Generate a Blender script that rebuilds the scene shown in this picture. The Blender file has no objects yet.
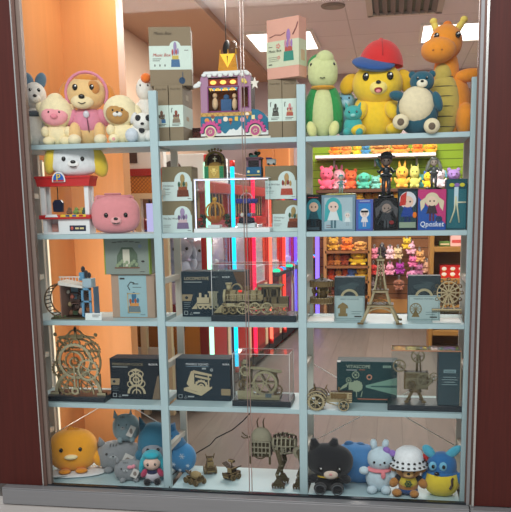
import bpy, bmesh, math, random
from mathutils import Matrix, Vector, Euler
PI = math.pi
random.seed(7)
sc = bpy.context.scene
COL = sc.collection
# ------------------------------------------------------------------ camera
CM = Matrix(((0.986526, 0.162912, -0.015), (-0.162, 0.972, -0.17), (-0.012, 0.17, 0.985)))
def _rot(a, b, c):
    Rx = Matrix.Rotation(a, 3, 'X'); Ry = Matrix.Rotation(b, 3, 'Y'); Rz = Matrix.Rotation(c, 3, 'Z')
    return Rz @ Rx @ Ry
FPX, CXP, CYP = 750.209, 268.122, 339.052
CM = _rot(0.17061684, 0.01249958, -0.16449637)             # world -> (right, forward, up)
CP = Vector((0.42743698, -3.6, 1.490316))
def ray(x, y):
    return CM.transposed() @ Vector(((x-CXP)/FPX, 1.0, -(y-CYP)/FPX))
def at(x, y, Y):                              # the point of the plane at depth Y seen at x, y
    d = ray(x, y); t = (Y-CP.y)/d.y
    return CP + d*t
def onz(x, y, z):                             # the point of the level z seen at x, y
    d = ray(x, y); t = (z-CP.z)/d.z
    return CP + d*t
def unit(p):                                  # metres per photo pixel at a point
    return (CM @ (Vector(p)-CP)).y / FPX
cd = bpy.data.cameras.new('camera'); cam = bpy.data.objects.new('camera', cd); COL.objects.link(cam)
cd.sensor_fit = 'HORIZONTAL'; cd.sensor_width = 36.0; cd.lens = FPX/511*36.0
cd.shift_x = (255.5-CXP)/511; cd.shift_y = (CYP-256)/511
cd.clip_start = 0.05; cd.clip_end = 100
R3 = Matrix((CM[0], CM[2], -CM[1])).transposed()
cam.matrix_world = Matrix.Translation(CP) @ R3.to_4x4()
sc.camera = cam
# ------------------------------------------------------------------ materials
def lin(h):
    h = h.lstrip('#'); v = [int(h[i:i+2], 16)/255 for i in (0, 2, 4)]
    return tuple((c/12.92 if c <= .04045 else ((c+.055)/1.055)**2.4) for c in v)
MATS = {}
def mat(hexc, kind='paint', rough=None, metal=0.0, **kw):
    key = (hexc, kind, rough, metal, tuple(sorted(kw.items())))
    if key in MATS: return MATS[key]
    m = bpy.data.materials.new(kind + '_' + hexc.strip('#')); MATS[key] = m
    m.use_nodes = True; nt = m.node_tree; N = nt.nodes; L = nt.links
    N.clear(); out = N.new('ShaderNodeOutputMaterial')
    c = lin(hexc)
    if kind == 'glow':
        e = N.new('ShaderNodeEmission'); e.inputs[0].default_value = (*c, 1); e.inputs[1].default_value = kw.get('power', 3.0)
        L.new(e.outputs[0], out.inputs[0]); return m
    if kind in ('glass', 'acrylic'):
        tr = N.new('ShaderNodeBsdfTransparent'); tr.inputs[0].default_value = (*c, 1)
        gl = N.new('ShaderNodeBsdfGlossy'); gl.inputs['Roughness'].default_value = 0.03
        ge = N.new('ShaderNodeNewGeometry'); dt = N.new('ShaderNodeVectorMath'); dt.operation = 'DOT_PRODUCT'   # mirror share of a thin pane by angle
        L.new(ge.outputs['Normal'], dt.inputs[0]); L.new(ge.outputs['Incoming'], dt.inputs[1])
        def mth(op, a, v, clamp=False):
            q = N.new('ShaderNodeMath'); q.operation = op; q.use_clamp = clamp; L.new(a, q.inputs[0])
            if v is not None: q.inputs[1].default_value = v
            return q.outputs[0]
        q = mth('ABSOLUTE', dt.outputs['Value'], None); q = mth('MULTIPLY', q, -1.0); q = mth('ADD', q, 1.0, True); q = mth('POWER', q, 5.0)
        f0 = .010 if kind == 'glass' else .022
        q = mth('MULTIPLY', q, .5-f0); fr = mth('ADD', q, f0)
        mx = N.new('ShaderNodeMixShader')
        L.new(fr, mx.inputs[0]); L.new(tr.outputs[0], mx.inputs[1]); L.new(gl.outputs[0], mx.inputs[2])
        L.new(mx.outputs[0], out.inputs[0]); return m
    b = N.new('ShaderNodeBsdfPrincipled'); L.new(b.outputs[0], out.inputs[0])
    rg = {'paint': .45, 'plush': .95, 'card': .6, 'kit': .7, 'wood': .4, 'metal': .35, 'plastic': .3, 'wall': .8, 'floor': .35}.get(kind, .5)
    b.inputs['Roughness'].default_value = rough if rough is not None else rg
    b.inputs['Metallic'].default_value = metal
    b.inputs['Specular IOR Level'].default_value = {'card': .2, 'plush': .12, 'kit': .15, 'edge': .1, 'wood': .3, 'wall': .1, 'floor': .3, 'slat': .15, 'lattice': .2}.get(kind, .45)
    tc = N.new('ShaderNodeTexCoord'); mp = N.new('ShaderNodeMapping'); L.new(tc.outputs['Object'], mp.inputs[0])
    no = N.new('ShaderNodeTexNoise'); L.new(mp.outputs[0], no.inputs['Vector'])
    rp = N.new('ShaderNodeMix'); rp.data_type = 'RGBA'
    amt = {'paint': .05, 'plush': .16, 'card': .07, 'kit': .28, 'wood': .3, 'metal': .08, 'plastic': .03, 'wall': .06, 'floor': .3}.get(kind, .05)
    amt = kw.get('var', amt)
    rp.inputs[6].default_value = (*[x*(1-amt) for x in c], 1)
    rp.inputs[7].default_value = (*[min(1, x*(1+amt)) for x in c], 1)
    L.new(no.outputs[0], rp.inputs[0]); L.new(rp.outputs[2], b.inputs['Base Color'])
    sca = {'plush': 60, 'kit': 30, 'wood': 6, 'card': 25, 'wall': 5, 'metal': 12}.get(kind, 10)
    no.inputs['Scale'].default_value = sca; no.inputs['Detail'].default_value = 4
    if kind == 'wood':
        mp.inputs['Scale'].default_value = kw.get('grain', (6, 6, .35)); no.inputs['Distortion'].default_value = .6
    if kind == 'kit': mp.inputs['Scale'].default_value = (1, 1, 5)
    if kind == 'metal': mp.inputs['Scale'].default_value = (.3, 6, 6)
    if kind == 'plush':
        b.inputs['Sheen Weight'].default_value = .25; b.inputs['Sheen Roughness'].default_value = .6
        n2 = N.new('ShaderNodeTexNoise'); n2.inputs['Scale'].default_value = 420; L.new(tc.outputs['Object'], n2.inputs['Vector'])
        bu = N.new('ShaderNodeBump'); bu.inputs['Strength'].default_value = .35; bu.inputs['Distance'].default_value = .003
        L.new(n2.outputs[0], bu.inputs['Height']); L.new(bu.outputs[0], b.inputs['Normal'])
    if kind == 'lattice':
        b.inputs['Roughness'].default_value = .6
        m2 = N.new('ShaderNodeMapping'); m2.inputs['Rotation'].default_value = (0, PI/4, 0); L.new(tc.outputs['Object'], m2.inputs[0])
        ck = N.new('ShaderNodeTexBrick'); ck.inputs['Scale'].default_value = 26; ck.offset = 0
        sx = N.new('ShaderNodeSeparateXYZ'); cxz = N.new('ShaderNodeCombineXYZ'); L.new(m2.outputs[0], sx.inputs[0])
        L.new(sx.outputs[0], cxz.inputs[0]); L.new(sx.outputs[2], cxz.inputs[1]); L.new(cxz.outputs[0], ck.inputs['Vector'])
        ck.inputs['Color1'].default_value = (*c, 1); ck.inputs['Color2'].default_value = (*c, 1); ck.inputs['Mortar'].default_value = (*lin(kw.get('line', '#2a1c16')), 1)
        ck.inputs['Mortar Size'].default_value = .035; ck.inputs['Brick Width'].default_value = .5; ck.inputs['Row Height'].default_value = .5
        L.new(ck.outputs[0], b.inputs['Base Color'])
    if kind == 'floor':
        mp.inputs['Scale'].default_value = (7, .6, 1); no.inputs['Scale'].default_value = 3; no.inputs['Distortion'].default_value = 1.2; no.inputs['Detail'].default_value = 8
        br = N.new('ShaderNodeTexBrick'); br.inputs['Scale'].default_value = 1.0; br.inputs['Brick Width'].default_value = 1.2; br.inputs['Row Height'].default_value = .17
        br.inputs['Mortar Size'].default_value = .003; br.inputs['Color1'].default_value = (1, 1, 1, 1); br.inputs['Color2'].default_value = (.84, .84, .84, 1); br.inputs['Mortar'].default_value = (.6, .57, .55, 1)
        mr = N.new('ShaderNodeMapping'); mr.inputs['Rotation'].default_value = (0, 0, kw.get('turn', 1.05)); L.new(tc.outputs['Object'], mr.inputs[0]); L.new(mr.outputs[0], br.inputs['Vector'])
        L.new(mr.outputs[0], mp.inputs[0]); mp.inputs['Scale'].default_value = (.7, 7, 1)
        mu = N.new('ShaderNodeMix'); mu.data_type = 'RGBA'; mu.blend_type = 'MULTIPLY'; mu.inputs[0].default_value = 1
        L.new(rp.outputs[2], mu.inputs[6]); L.new(br.outputs[0], mu.inputs[7]); L.new(mu.outputs[2], b.inputs['Base Color'])
    if kind == 'tiles':
        br = N.new('ShaderNodeTexBrick'); br.offset = 0; br.inputs['Scale'].default_value = 1; br.inputs['Brick Width'].default_value = 1.25; br.inputs['Row Height'].default_value = .62
        br.inputs['Mortar Size'].default_value = .006; br.inputs['Color1'].default_value = (*c, 1); br.inputs['Color2'].default_value = (*[x*.95 for x in c], 1); br.inputs['Mortar'].default_value = (*[x*.7 for x in c], 1)
        L.new(tc.outputs['Object'], br.inputs['Vector']); L.new(br.outputs[0], b.inputs['Base Color']); b.inputs['Roughness'].default_value = .9
    if kind == 'slat':
        wv = N.new('ShaderNodeTexWave'); wv.bands_direction = 'Z'; wv.wave_profile = 'SAW'; wv.inputs['Scale'].default_value = kw.get('bands', 2.2); L.new(tc.outputs['Object'], wv.inputs[0])
        st = N.new('ShaderNodeMath'); st.operation = 'LESS_THAN'; st.inputs[1].default_value = .1; L.new(wv.outputs['Fac'], st.inputs[0])
        m3 = N.new('ShaderNodeMix'); m3.data_type = 'RGBA'; L.new(st.outputs[0], m3.inputs[0]); L.new(rp.outputs[2], m3.inputs[6]); m3.inputs[7].default_value = (*[x*.35 for x in c], 1)
        L.new(m3.outputs[2], b.inputs['Base Color'])
    return m
# ------------------------------------------------------------------ mesh builder (lengths in units of u metres)
def RM(r):
    return Euler(r, 'XYZ').to_matrix().to_4x4() if r else Matrix.Identity(4)
def SCORCH(): return mat('#33261a', 'edge')
class MB:
    def __init__(s, u=1.0, m=None):
        s.bm = bmesh.new(); s.u = u; s.mats = []; s.i = 0; s.X = Matrix.Identity(4)
        if m: s.m(m)
    def m(s, mt):
        if mt not in s.mats: s.mats.append(mt)
        s.i = s.mats.index(mt); return s
    def _fin(s, vs, smooth):
        fs = set()
        for v in vs: fs.update(v.link_faces)
        for f in fs: f.material_index = s.i; f.smooth = smooth
        return s
    def _M(s, c, sz, r):
        u = s.u
        return s.X @ Matrix.Translation(Vector(c)*u) @ RM(r) @ Matrix.Diagonal((sz[0]*u, sz[1]*u, sz[2]*u, 1))
    def box(s, c, sz, r=None, bev=0):
        ret = bmesh.ops.create_cube(s.bm, size=1, matrix=s._M(c, sz, r)); vs = ret['verts']
        if bev:
            es = set()
            for v in vs: es.update(v.link_edges)
            s._fin(vs, False)
            q = bmesh.ops.bevel(s.bm, geom=list(es), offset=bev*s.u, segments=2, affect='EDGES', profile=.5)
            for f in q['faces']: f.material_index = s.i; f.smooth = True
            return s
        return s._fin(vs, False)
    def b2(s, x0, y0, z0, x1, y1, z1, bev=0):
        return s.box(((x0+x1)/2, (y0+y1)/2, (z0+z1)/2), (abs(x1-x0), abs(y1-y0), abs(z1-z0)), None, bev)
    def e(s, c, rad, r=None, n=16, p=1.0):
        ret = bmesh.ops.create_uvsphere(s.bm, u_segments=n, v_segments=max(6, n*2//3), radius=1)
        M = s._M(c, rad, r)
        for v in ret['verts']:
            if p != 1.0: v.co = Vector([math.copysign(abs(k)**p, k) for k in v.co])
            v.co = M @ v.co
        return s._fin(ret['verts'], True)
    def dome(s, c, rad, r=None, n=16, cut=0.0):          # the part of an ellipsoid above cut
        ret = bmesh.ops.create_uvsphere(s.bm, u_segments=n, v_segments=n, radius=1)
        M = s._M(c, rad, r); dead = [v for v in ret['verts'] if v.co.z < cut-.02]
        live = [v for v in ret['verts'] if v.co.z >= cut-.02]
        bmesh.ops.delete(s.bm, geom=dead, context='VERTS')
        for v in live: v.co = M @ v.co
        return s._fin(live, True)
    def cyl(s, p0, p1, r0, r1=None, n=12, cap=True, smooth=True):
        p0 = Vector(p0)*s.u; p1 = Vector(p1)*s.u; d = p1-p0
        if d.length < 1e-9: return s
        q = Vector((0, 0, 1)).rotation_difference(d.normalized()).to_matrix().to_4x4()
        ret = bmesh.ops.create_cone(s.bm, cap_ends=cap, segments=n, radius1=r0*s.u, radius2=(r0 if r1 is None else r1)*s.u, depth=d.length,
                                    matrix=s.X @ Matrix.Translation((p0+p1)/2) @ q)
        vs = ret['verts']; s._fin(vs, smooth)
        for v in vs:
            for f in v.link_faces:
                if len(f.verts) > 4: f.smooth = False
        return s
    def tube(s, pts, r, n=8):
        pts = [Vector(p)*s.u for p in pts]; rings = []
        for i, p in enumerate(pts):
            t = (pts[min(i+1, len(pts)-1)]-pts[max(i-1, 0)]).normalized()
            a = t.orthogonal().normalized()
            if rings and abs(t.dot(pa)) < .95: a = (pa - t*pa.dot(t)).normalized()
            pa = a; b = t.cross(a); rr = (r[i] if isinstance(r, (list, tuple)) else r)*s.u
            rings.append([s.bm.verts.new(s.X @ (p + (a*math.cos(k*2*PI/n)+b*math.sin(k*2*PI/n))*rr)) for k in range(n)])
        vs = [v for q in rings for v in q]
        for q0, q1 in zip(rings, rings[1:]):
            for k in range(n): s.bm.faces.new((q0[k], q0[(k+1) % n], q1[(k+1) % n], q1[k]))
        s.bm.faces.new(rings[0][::-1]); s.bm.faces.new(rings[-1])
        return s._fin(vs, True)
    def prism(s, pts, y0, y1, smooth=False):              # outline in x, z extruded from depth y0 to y1
        u = s.u
        a = [s.bm.verts.new(s.X @ (Vector((x, y0, z))*u)) for x, z in pts]; b = [s.bm.verts.new(s.X @ (Vector((x, y1, z))*u)) for x, z in pts]
        n = len(pts); s.bm.faces.new(a); s.bm.faces.new(b[::-1])
        for k in range(n): s.bm.faces.new((a[k], b[k], b[(k+1) % n], a[(k+1) % n]))
        return s._fin(a+b, smooth)
    def ring(s, c, R, r, t, teeth=0, th=0, n=28, a0=0, a1=2*PI):   # flat ring in the x, z plane, thickness t along y, with teeth
        u = s.u; full = abs(a1-a0-2*PI) < 1e-6
        if teeth: n = teeth*4
        k_n = n if full else n+1; rows = []
        for k in range(k_n):
            a = a0+(a1-a0)*k/n; ro = R
            if teeth: ro = R+th if k % 4 in (1, 2) else R
            rows.append([s.bm.verts.new(s.X @ ((Vector(c)+Vector((math.cos(a)*q, y, math.sin(a)*q)))*u)) for q, y in ((ro, -t/2), (r, -t/2), (r, t/2), (ro, t/2))])
        vs = [v for q in rows for v in q]
        for k in range(n if full else n):
            A, B = rows[k], rows[(k+1) % k_n]
            if not full and k == n: break
            for j in range(4): s.bm.faces.new((A[j], A[(j+1) % 4], B[(j+1) % 4], B[j]))
        if not full: s.bm.faces.new(rows[0][::-1]); s.bm.faces.new(rows[-1])
        return s._fin(vs, False)
    def wheel(s, c, R, t, spokes=6, rim=.22, hub=.22, teeth=0, th=0, n=28):
        s.ring(c, R, R*(1-rim), t, teeth, th, n)
        s.ring(c, R*hub, R*.06, t*1.3, n=14)
        for k in range(spokes):
            a = 2*PI*k/spokes; q = R*(1-rim+hub)/2
            s.box((c[0]+math.cos(a)*q, c[1], c[2]+math.sin(a)*q), (R*(1-rim-hub)*1.1, t*.8, R*.1), (0, -a, 0))
        return s
    def wheelx(s, c, R, t, **k):                            # the same wheel turned to roll along y
        X = s.X; s.X = X @ Matrix.Translation(Vector(c)*s.u) @ Matrix.Rotation(PI/2, 4, 'Z'); s.wheel((0, 0, 0), R, t, **k); s.X = X
        return s
    def lathe(s, prof, c=(0, 0, 0), n=20):                  # (radius, z) outline turned round z
        u = s.u; rows = []
        for q, z in prof: rows.append([s.bm.verts.new(s.X @ ((Vector(c)+Vector((math.cos(2*PI*k/n)*q, math.sin(2*PI*k/n)*q, z)))*u)) for k in range(n)])
        for A, B in zip(rows, rows[1:]):
            for k in range(n): s.bm.faces.new((A[k], A[(k+1) % n], B[(k+1) % n], B[k]))
        s.bm.faces.new(rows[0][::-1]); s.bm.faces.new(rows[-1])
        return s._fin([v for q in rows for v in q], True)
    def build(s, name, parent=None, label=None):
        bmesh.ops.recalc_face_normals(s.bm, faces=s.bm.faces)
        kits = [i for i, q in enumerate(s.mats) if q.name.startswith('kit_#') or q.name.startswith('kit_')]
        if kits:                                             # laser-cut plywood: the cut edges are scorched brown
            s.bm.normal_update(); n0 = len(s.mats)
            for i in kits: s.mats.append(SCORCH())
            for f in s.bm.faces:
                if f.material_index in kits and not f.smooth and abs(f.normal.y) < .5: f.material_index = n0
        me = bpy.data.meshes.new(name); s.bm.to_mesh(me); s.bm.free()
        for q in s.mats: me.materials.append(q)
        o = bpy.data.objects.new(name, me); COL.objects.link(o)
        if parent: o.parent = parent
        if label: o['label'] = label
        return o
class Thing: pass
def tag(o, label, cat, group=None):
    o['label'] = label; o['category'] = cat
    if group: o['group'] = group
    return o
def thing(name, label, cat, x, y, z=None, Y=None, group=None, rot=0.0, tilt=None, lift=0.0):
    if Y is None: p = onz(x, y, z)
    else:
        p = at(x, y, Y)
        if z is not None: p.z = z
    p.z += lift
    if name.startswith(('plush_', 'figurine')) and not rot: rot = .75*math.atan2(CP.x-p.x, p.y-CP.y)
    o = bpy.data.objects.new(name, None); COL.objects.link(o); o.empty_display_size = .02
    o.location = p; o.rotation_euler = tilt if tilt else (0, 0, rot)
    tag(o, label, cat, group)
    T = Thing(); T.o = o; T.u = unit(p); T.p = p
    return T
def solo(name, label, cat, mb, loc, group=None, rot=0):
    o = mb.build(name); o.location = loc; o.rotation_euler.z = rot
    return tag(o, label, cat, group)
def struct(name, mb):
    o = mb.build(name); o['kind'] = 'structure'; return o
def copy_tree(o, parent=None):
    c = o.copy(); COL.objects.link(c)
    if parent: c.parent = parent
    for ch in list(o.children): copy_tree(ch, c)
    return c
_fc = {}
def words(T, s, size, x, y, z, m, parent, name='lettering', align='LEFT', ry=0.0, rx=0.0, rz=0.0, wide=None, sh=0):
    key = (s, align, sh)
    if key not in _fc:
        cu = bpy.data.curves.new('text', 'FONT'); cu.body = s; cu.align_x = align; cu.extrude = .02; cu.size = 1; cu.resolution_u = 2; cu.shear = sh
        ob = bpy.data.objects.new('text', cu); me = bpy.data.meshes.new_from_object(ob)
        bpy.data.objects.remove(ob); _fc[key] = me
    me = _fc[key].copy(); u = T.u
    M = Matrix.Translation(Vector((x, y, z))*u) @ Euler((rx, ry, rz)).to_matrix().to_4x4() @ Matrix.Rotation(PI/2, 4, 'X') @ Matrix.Scale(size*u, 4)
    if wide:
        xs = [v.co.x for v in me.vertices]; w = max(xs)-min(xs)
        M = M @ Matrix.Scale(wide/(w*size), 4, (1, 0, 0))
    me.transform(M); me.materials.clear(); me.materials.append(m)
    o = bpy.data.objects.new(name, me); COL.objects.link(o); o.parent = parent
    return o
# ------------------------------------------------------------------ light and setting
sc.view_settings.view_transform = 'Standard'; sc.view_settings.look = 'None'; sc.view_settings.gamma = 1.0
sc.view_settings.use_curve_mapping = False; sc.view_settings.exposure = 0.0
sc.cycles.max_bounces = 8; sc.cycles.transparent_max_bounces = 24; sc.cycles.use_denoising = True
sc.cycles.caustics_reflective = False; sc.cycles.caustics_refractive = False
W = bpy.data.worlds.new('world'); sc.world = W; W.use_nodes = True
W.node_tree.nodes['Background'].inputs[0].default_value = (.93, .97, 1.0, 1); W.node_tree.nodes['Background'].inputs[1].default_value = 0.60
def area(name, loc, size, power, color=(1, 1, 1), rot=(0, 0, 0), sy=None):
    l = bpy.data.lights.new(name, 'AREA'); l.energy = power; l.color = color; l.size = size
    if sy: l.shape = 'RECTANGLE'; l.size_y = sy
    o = bpy.data.objects.new(name, l); COL.objects.link(o); o.location = loc; o.rotation_euler = rot
    return o
CEIL = 3.2
SHELF = mat('#a9c1c5', 'paint', .45); SHELFB = mat('#cfccc0', 'paint', .5)
ORANGE = mat('#dd9a60', 'wood', .4, var=.1, grain=(4, 4, .2)); DARKRED = mat('#4a1a14', 'wood', .5, var=.35, grain=(14, 14, .5))
STEEL = mat('#8d8d8f', 'metal', .45, .35); BRASS = mat('#6a5048', 'metal', .4, .4); CHROME = mat('#c9c9c6', 'metal', .25, .9); BLACK = mat('#15181b', 'plastic', .5)
WHITE = mat('#e6e6e0', 'paint'); CREAM = mat('#e6d3ac', 'paint')
b = MB(1, mat('#6d655d', 'floor', .45, turn=PI/2)); b.b2(-3, -.06, -.05, 3.2, 6.6, 0); struct('floor', b)
b = MB(1, mat('#cfc9c4', 'floor', .3, turn=0, var=.06)); b.b2(-6, -8, -.05, 6, -.06, 0); struct('floor_concourse', b)
b = MB(1, mat('#e4e1e4', 'tiles')); b.b2(-2.2, .05, CEIL, 3.2, 6.6, CEIL+.05); struct('ceiling', b)
b = MB(1, mat('#bd9a80', 'wood', .6, var=.08)); b.b2(-2.0, 1.1, CEIL-.06, -1.15, 6.5, CEIL); struct('trim_soffit', b)
b = MB(1, mat('#d9bfa6', 'wall')); b.b2(-2.1, 1.03, 0, -2.0, 6.5, CEIL); struct('wall_left', b)
b = MB(1, mat('#b3a4a6', 'wall')); b.b2(-2.1, 6.5, 0, 3.2, 6.6, CEIL); struct('wall_back', b)
b = MB(1, mat('#a28e8a', 'wall')); b.b2(2.6, -.05, 0, 2.7, 6.5, CEIL); struct('wall_right', b)
xe = at(120, 100, .9).x
b = MB(1, ORANGE); b.b2(-1.62, .38, 0, -1.55, .9, CEIL); b.b2(-1.62, .9, 0, xe, 1.02, CEIL); struct('wall_partition', b)
for k, (x0, x1, n) in enumerate(((-2.6, -1.349, 'column_left'), (.822, 2.0, 'column_right'))):
    b = MB(1, DARKRED); b.b2(x0, -.12, .095, x1, -.03, 3.3); struct(n, b)
for n, segs in (('trim_1', ((-1.349, -1.343, -.128, CHROME), (-1.343, -1.328, -.122, BRASS), (-1.328, -1.308, -.112, mat('#7d6e66', 'metal', .5, .3)))),
                ('trim_2', ((.783, .789, -.105, BRASS), (.789, .803, -.118, STEEL), (.803, .812, -.112, BRASS), (.812, .822, -.135, CHROME)))):
    b = MB(1)
    for x0, x1, y, m in segs: b.m(m).b2(x0, y, .095, x1, -.085, 3.3)
    struct(n, b)
b = MB(1, STEEL); b.b2(-1.556, -.17, 0.004, .80, -.06, .085, .003); b.b2(-1.556, -.168, .085, .80, -.10, .093, .002); struct('sill_main', b)
b = MB(1, STEEL); b.b2(.805, -.17, 0.004, 2.0, -.06, .082, .003); b.m(BLACK).b2(.805, -.172, .045, 2.0, -.165, .049); b.m(STEEL).b2(.805, -.165, .082, 2.0, -.11, .09); struct('sill_end', b)
b = MB(1, mat('#1a2026', 'plastic')); b.b2(-1.33, -.115, .085, .80, -.09, .101); struct('trim_seal', b)
sx = at(246, 250, -.1).x
for k, (x0, x1) in enumerate(((-1.309, sx-.0079), (sx+.0079, .785))):
    b = MB(1, mat('#fdfefe', 'glass')); b.b2(x0, -.105, .098, x1, -.097, 3.15); struct('window_%d' % (k+1), b)
b = MB(1, mat('#8d766e', 'plastic')); [b.b2(sx+q-.0014, -.106, .098, sx+q+.0014, -.096, 3.15) for q in (-.0065, .0065)]; struct('trim_joint', b)
# ---- ceiling fittings
def ceiling_light(x0, y0, x1, y1, label):
    p = onz(x0, y0, CEIL); q = onz(x1, y1, CEIL); c = (p+q)/2
    wx, wy = abs(q.x-p.x), abs(q.y-p.y)
    o = bpy.data.objects.new('ceiling_light', None); COL.objects.link(o); o.location = (c.x, c.y, CEIL)
    tag(o, label, 'light', 'recessed ceiling light panels')
    f = MB(1, WHITE); t = .03
    for s in (-1, 1):
        f.box((s*(wx/2+t/2), 0, -.01), (t, wy+2*t, .02)); f.box((0, s*(wy/2+t/2), -.01), (wx, t, .02))
    f.build('frame', o)
    MB(1, mat('#fff4ec', 'glow', power=5)).box((0, 0, -.006), (wx, wy, .01)).build('diffuser', o)
    return c
ceiling_light(246, 33, 318, 47, 'bright square ceiling light panel behind the tall pink box')
ceiling_light(424, 24, 478, 38, 'bright square ceiling light panel behind the horned orange plush')
p = onz(333, 5.5, CEIL)
b = MB(1, mat('#8a8078', 'metal', .6)); b.cyl((0, 0, -.012), (0, 0, 0), .1, .105, n=24); b.m(mat('#5b524e', 'plastic')).cyl((0, 0, -.016), (0, 0, -.01), .078, n=24)
solo('ceiling_speaker', 'round flush loudspeaker grille in the ceiling at the top edge', 'speaker', b, p)
p = onz(405, 3, CEIL); o = bpy.data.objects.new('air_vent', None); COL.objects.link(o); o.location = p; tag(o, 'large square white air vent with louvres in the ceiling', 'vent')
f = MB(1, mat('#c2bbb2', 'metal', .6)); 
for s in (-1, 1): f.box((s*.3, 0, -.012), (.05, .65, .024)); f.box((0, s*.3, -.012), (.65, .05, .024))
f.build('frame', o)
f = MB(1, mat('#756c68', 'metal', .6))
for k in range(8): f.box((-.24+k*.07, 0, -.012), (.05, .55, .006), (0, .6, 0))
f.build('louvre', o); MB(1, BLACK).box((0, 0, .0), (.55, .55, .004)).build('backing', o)
for k, (x, y, col) in enumerate(((-.4, 3.0, (1, .93, .86)), (1.3, 3.0, (1, .93, .86)), (.4, 5.0, (1, .93, .88)))):
    area('ceiling_panel_light', (x, y, CEIL-.05), 1.0, 85 if k == 0 else 72, col)
area('niche_fill', (-1.1, .62, 2.9), .3, 5, (1, .86, .7))  # added fill to brighten the orange niche, no lamp fitting there
area('shopfront_lamps', (-.3, -3.2, 3.6), 3.5, 125, (1, .97, .94), (math.radians(38), 0, 0), 1.0)
o = bpy.data.objects.new('niche_glow_strip', None); COL.objects.link(o); o.location = (-1.5, .375, .12); tag(o, 'added thin warm glowing strip for the bright edge of the leftmost white post', 'light')  # glowing strip added along the post's bright edge to light the niche
MB(1, WHITE).b2(-.012, 0, 0, .02, .012, 1.66).build('rail', o); MB(1, mat('#ffe9c4', 'glow', power=1.2)).b2(.0205, .002, .01, .027, .010, 1.65).build('diffuser', o)
area('niche_strip_fill', (-1.455, .41, .95), 1.6, 6, (1, .88, .72), (0, math.radians(-88), math.radians(38)), .03)  # added fill along the strip, throws light onto the orange partition
# ------------------------------------------------------------------ the shelving unit
PX = (-1.50, -.716, 0.0, .79); ZT = (1.8267, 1.384, .9435, .5065, .067); TOP = 2.062; TH = .0237
S1, S2, S3, S4, S5 = ZT
o = bpy.data.objects.new('display_shelving', None); COL.objects.link(o); o.location = (-.35, .17, 0)
tag(o, 'tall white open shelving unit of three bays and five levels behind the shop window', 'shelving')
def shp(b, name):
    q = b.build(name, o); q.matrix_parent_inverse = Matrix.Translation((.35, -.17, 0)); return q
for x in PX:
    shp(MB(1, SHELF).b2(x-.02, 0, 0.0, x+.02, .03, TOP, .002), 'post'); shp(MB(1, SHELFB).b2(x-.018, .33, 0.0, x+.018, .355, TOP, .002), 'post')
    for z in (S1+.10, S2+.2, S3+.2, S4+.2, S5+.2): shp(MB(1, SHELFB).b2(x-.012, .03, z-.014, x+.012, .33, z+.014), 'rung')
for a, c in zip(PX, PX[1:]):
    for z in ZT: shp(MB(1, SHELF).b2(a+.0205, .004, z-TH, c-.0205, .352, z, .0015), 'shelf')
for a, c in ((PX[0], PX[1]), (PX[2], PX[3])):
    shp(MB(1, WHITE).tube(((a, .352, S4+.17), (c, .352, S5+.16)), .0028, 6), 'brace'); shp(MB(1, WHITE).tube(((c, .357, S4+.17), (a, .357, S5+.16)), .0028, 6), 'brace')
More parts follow.
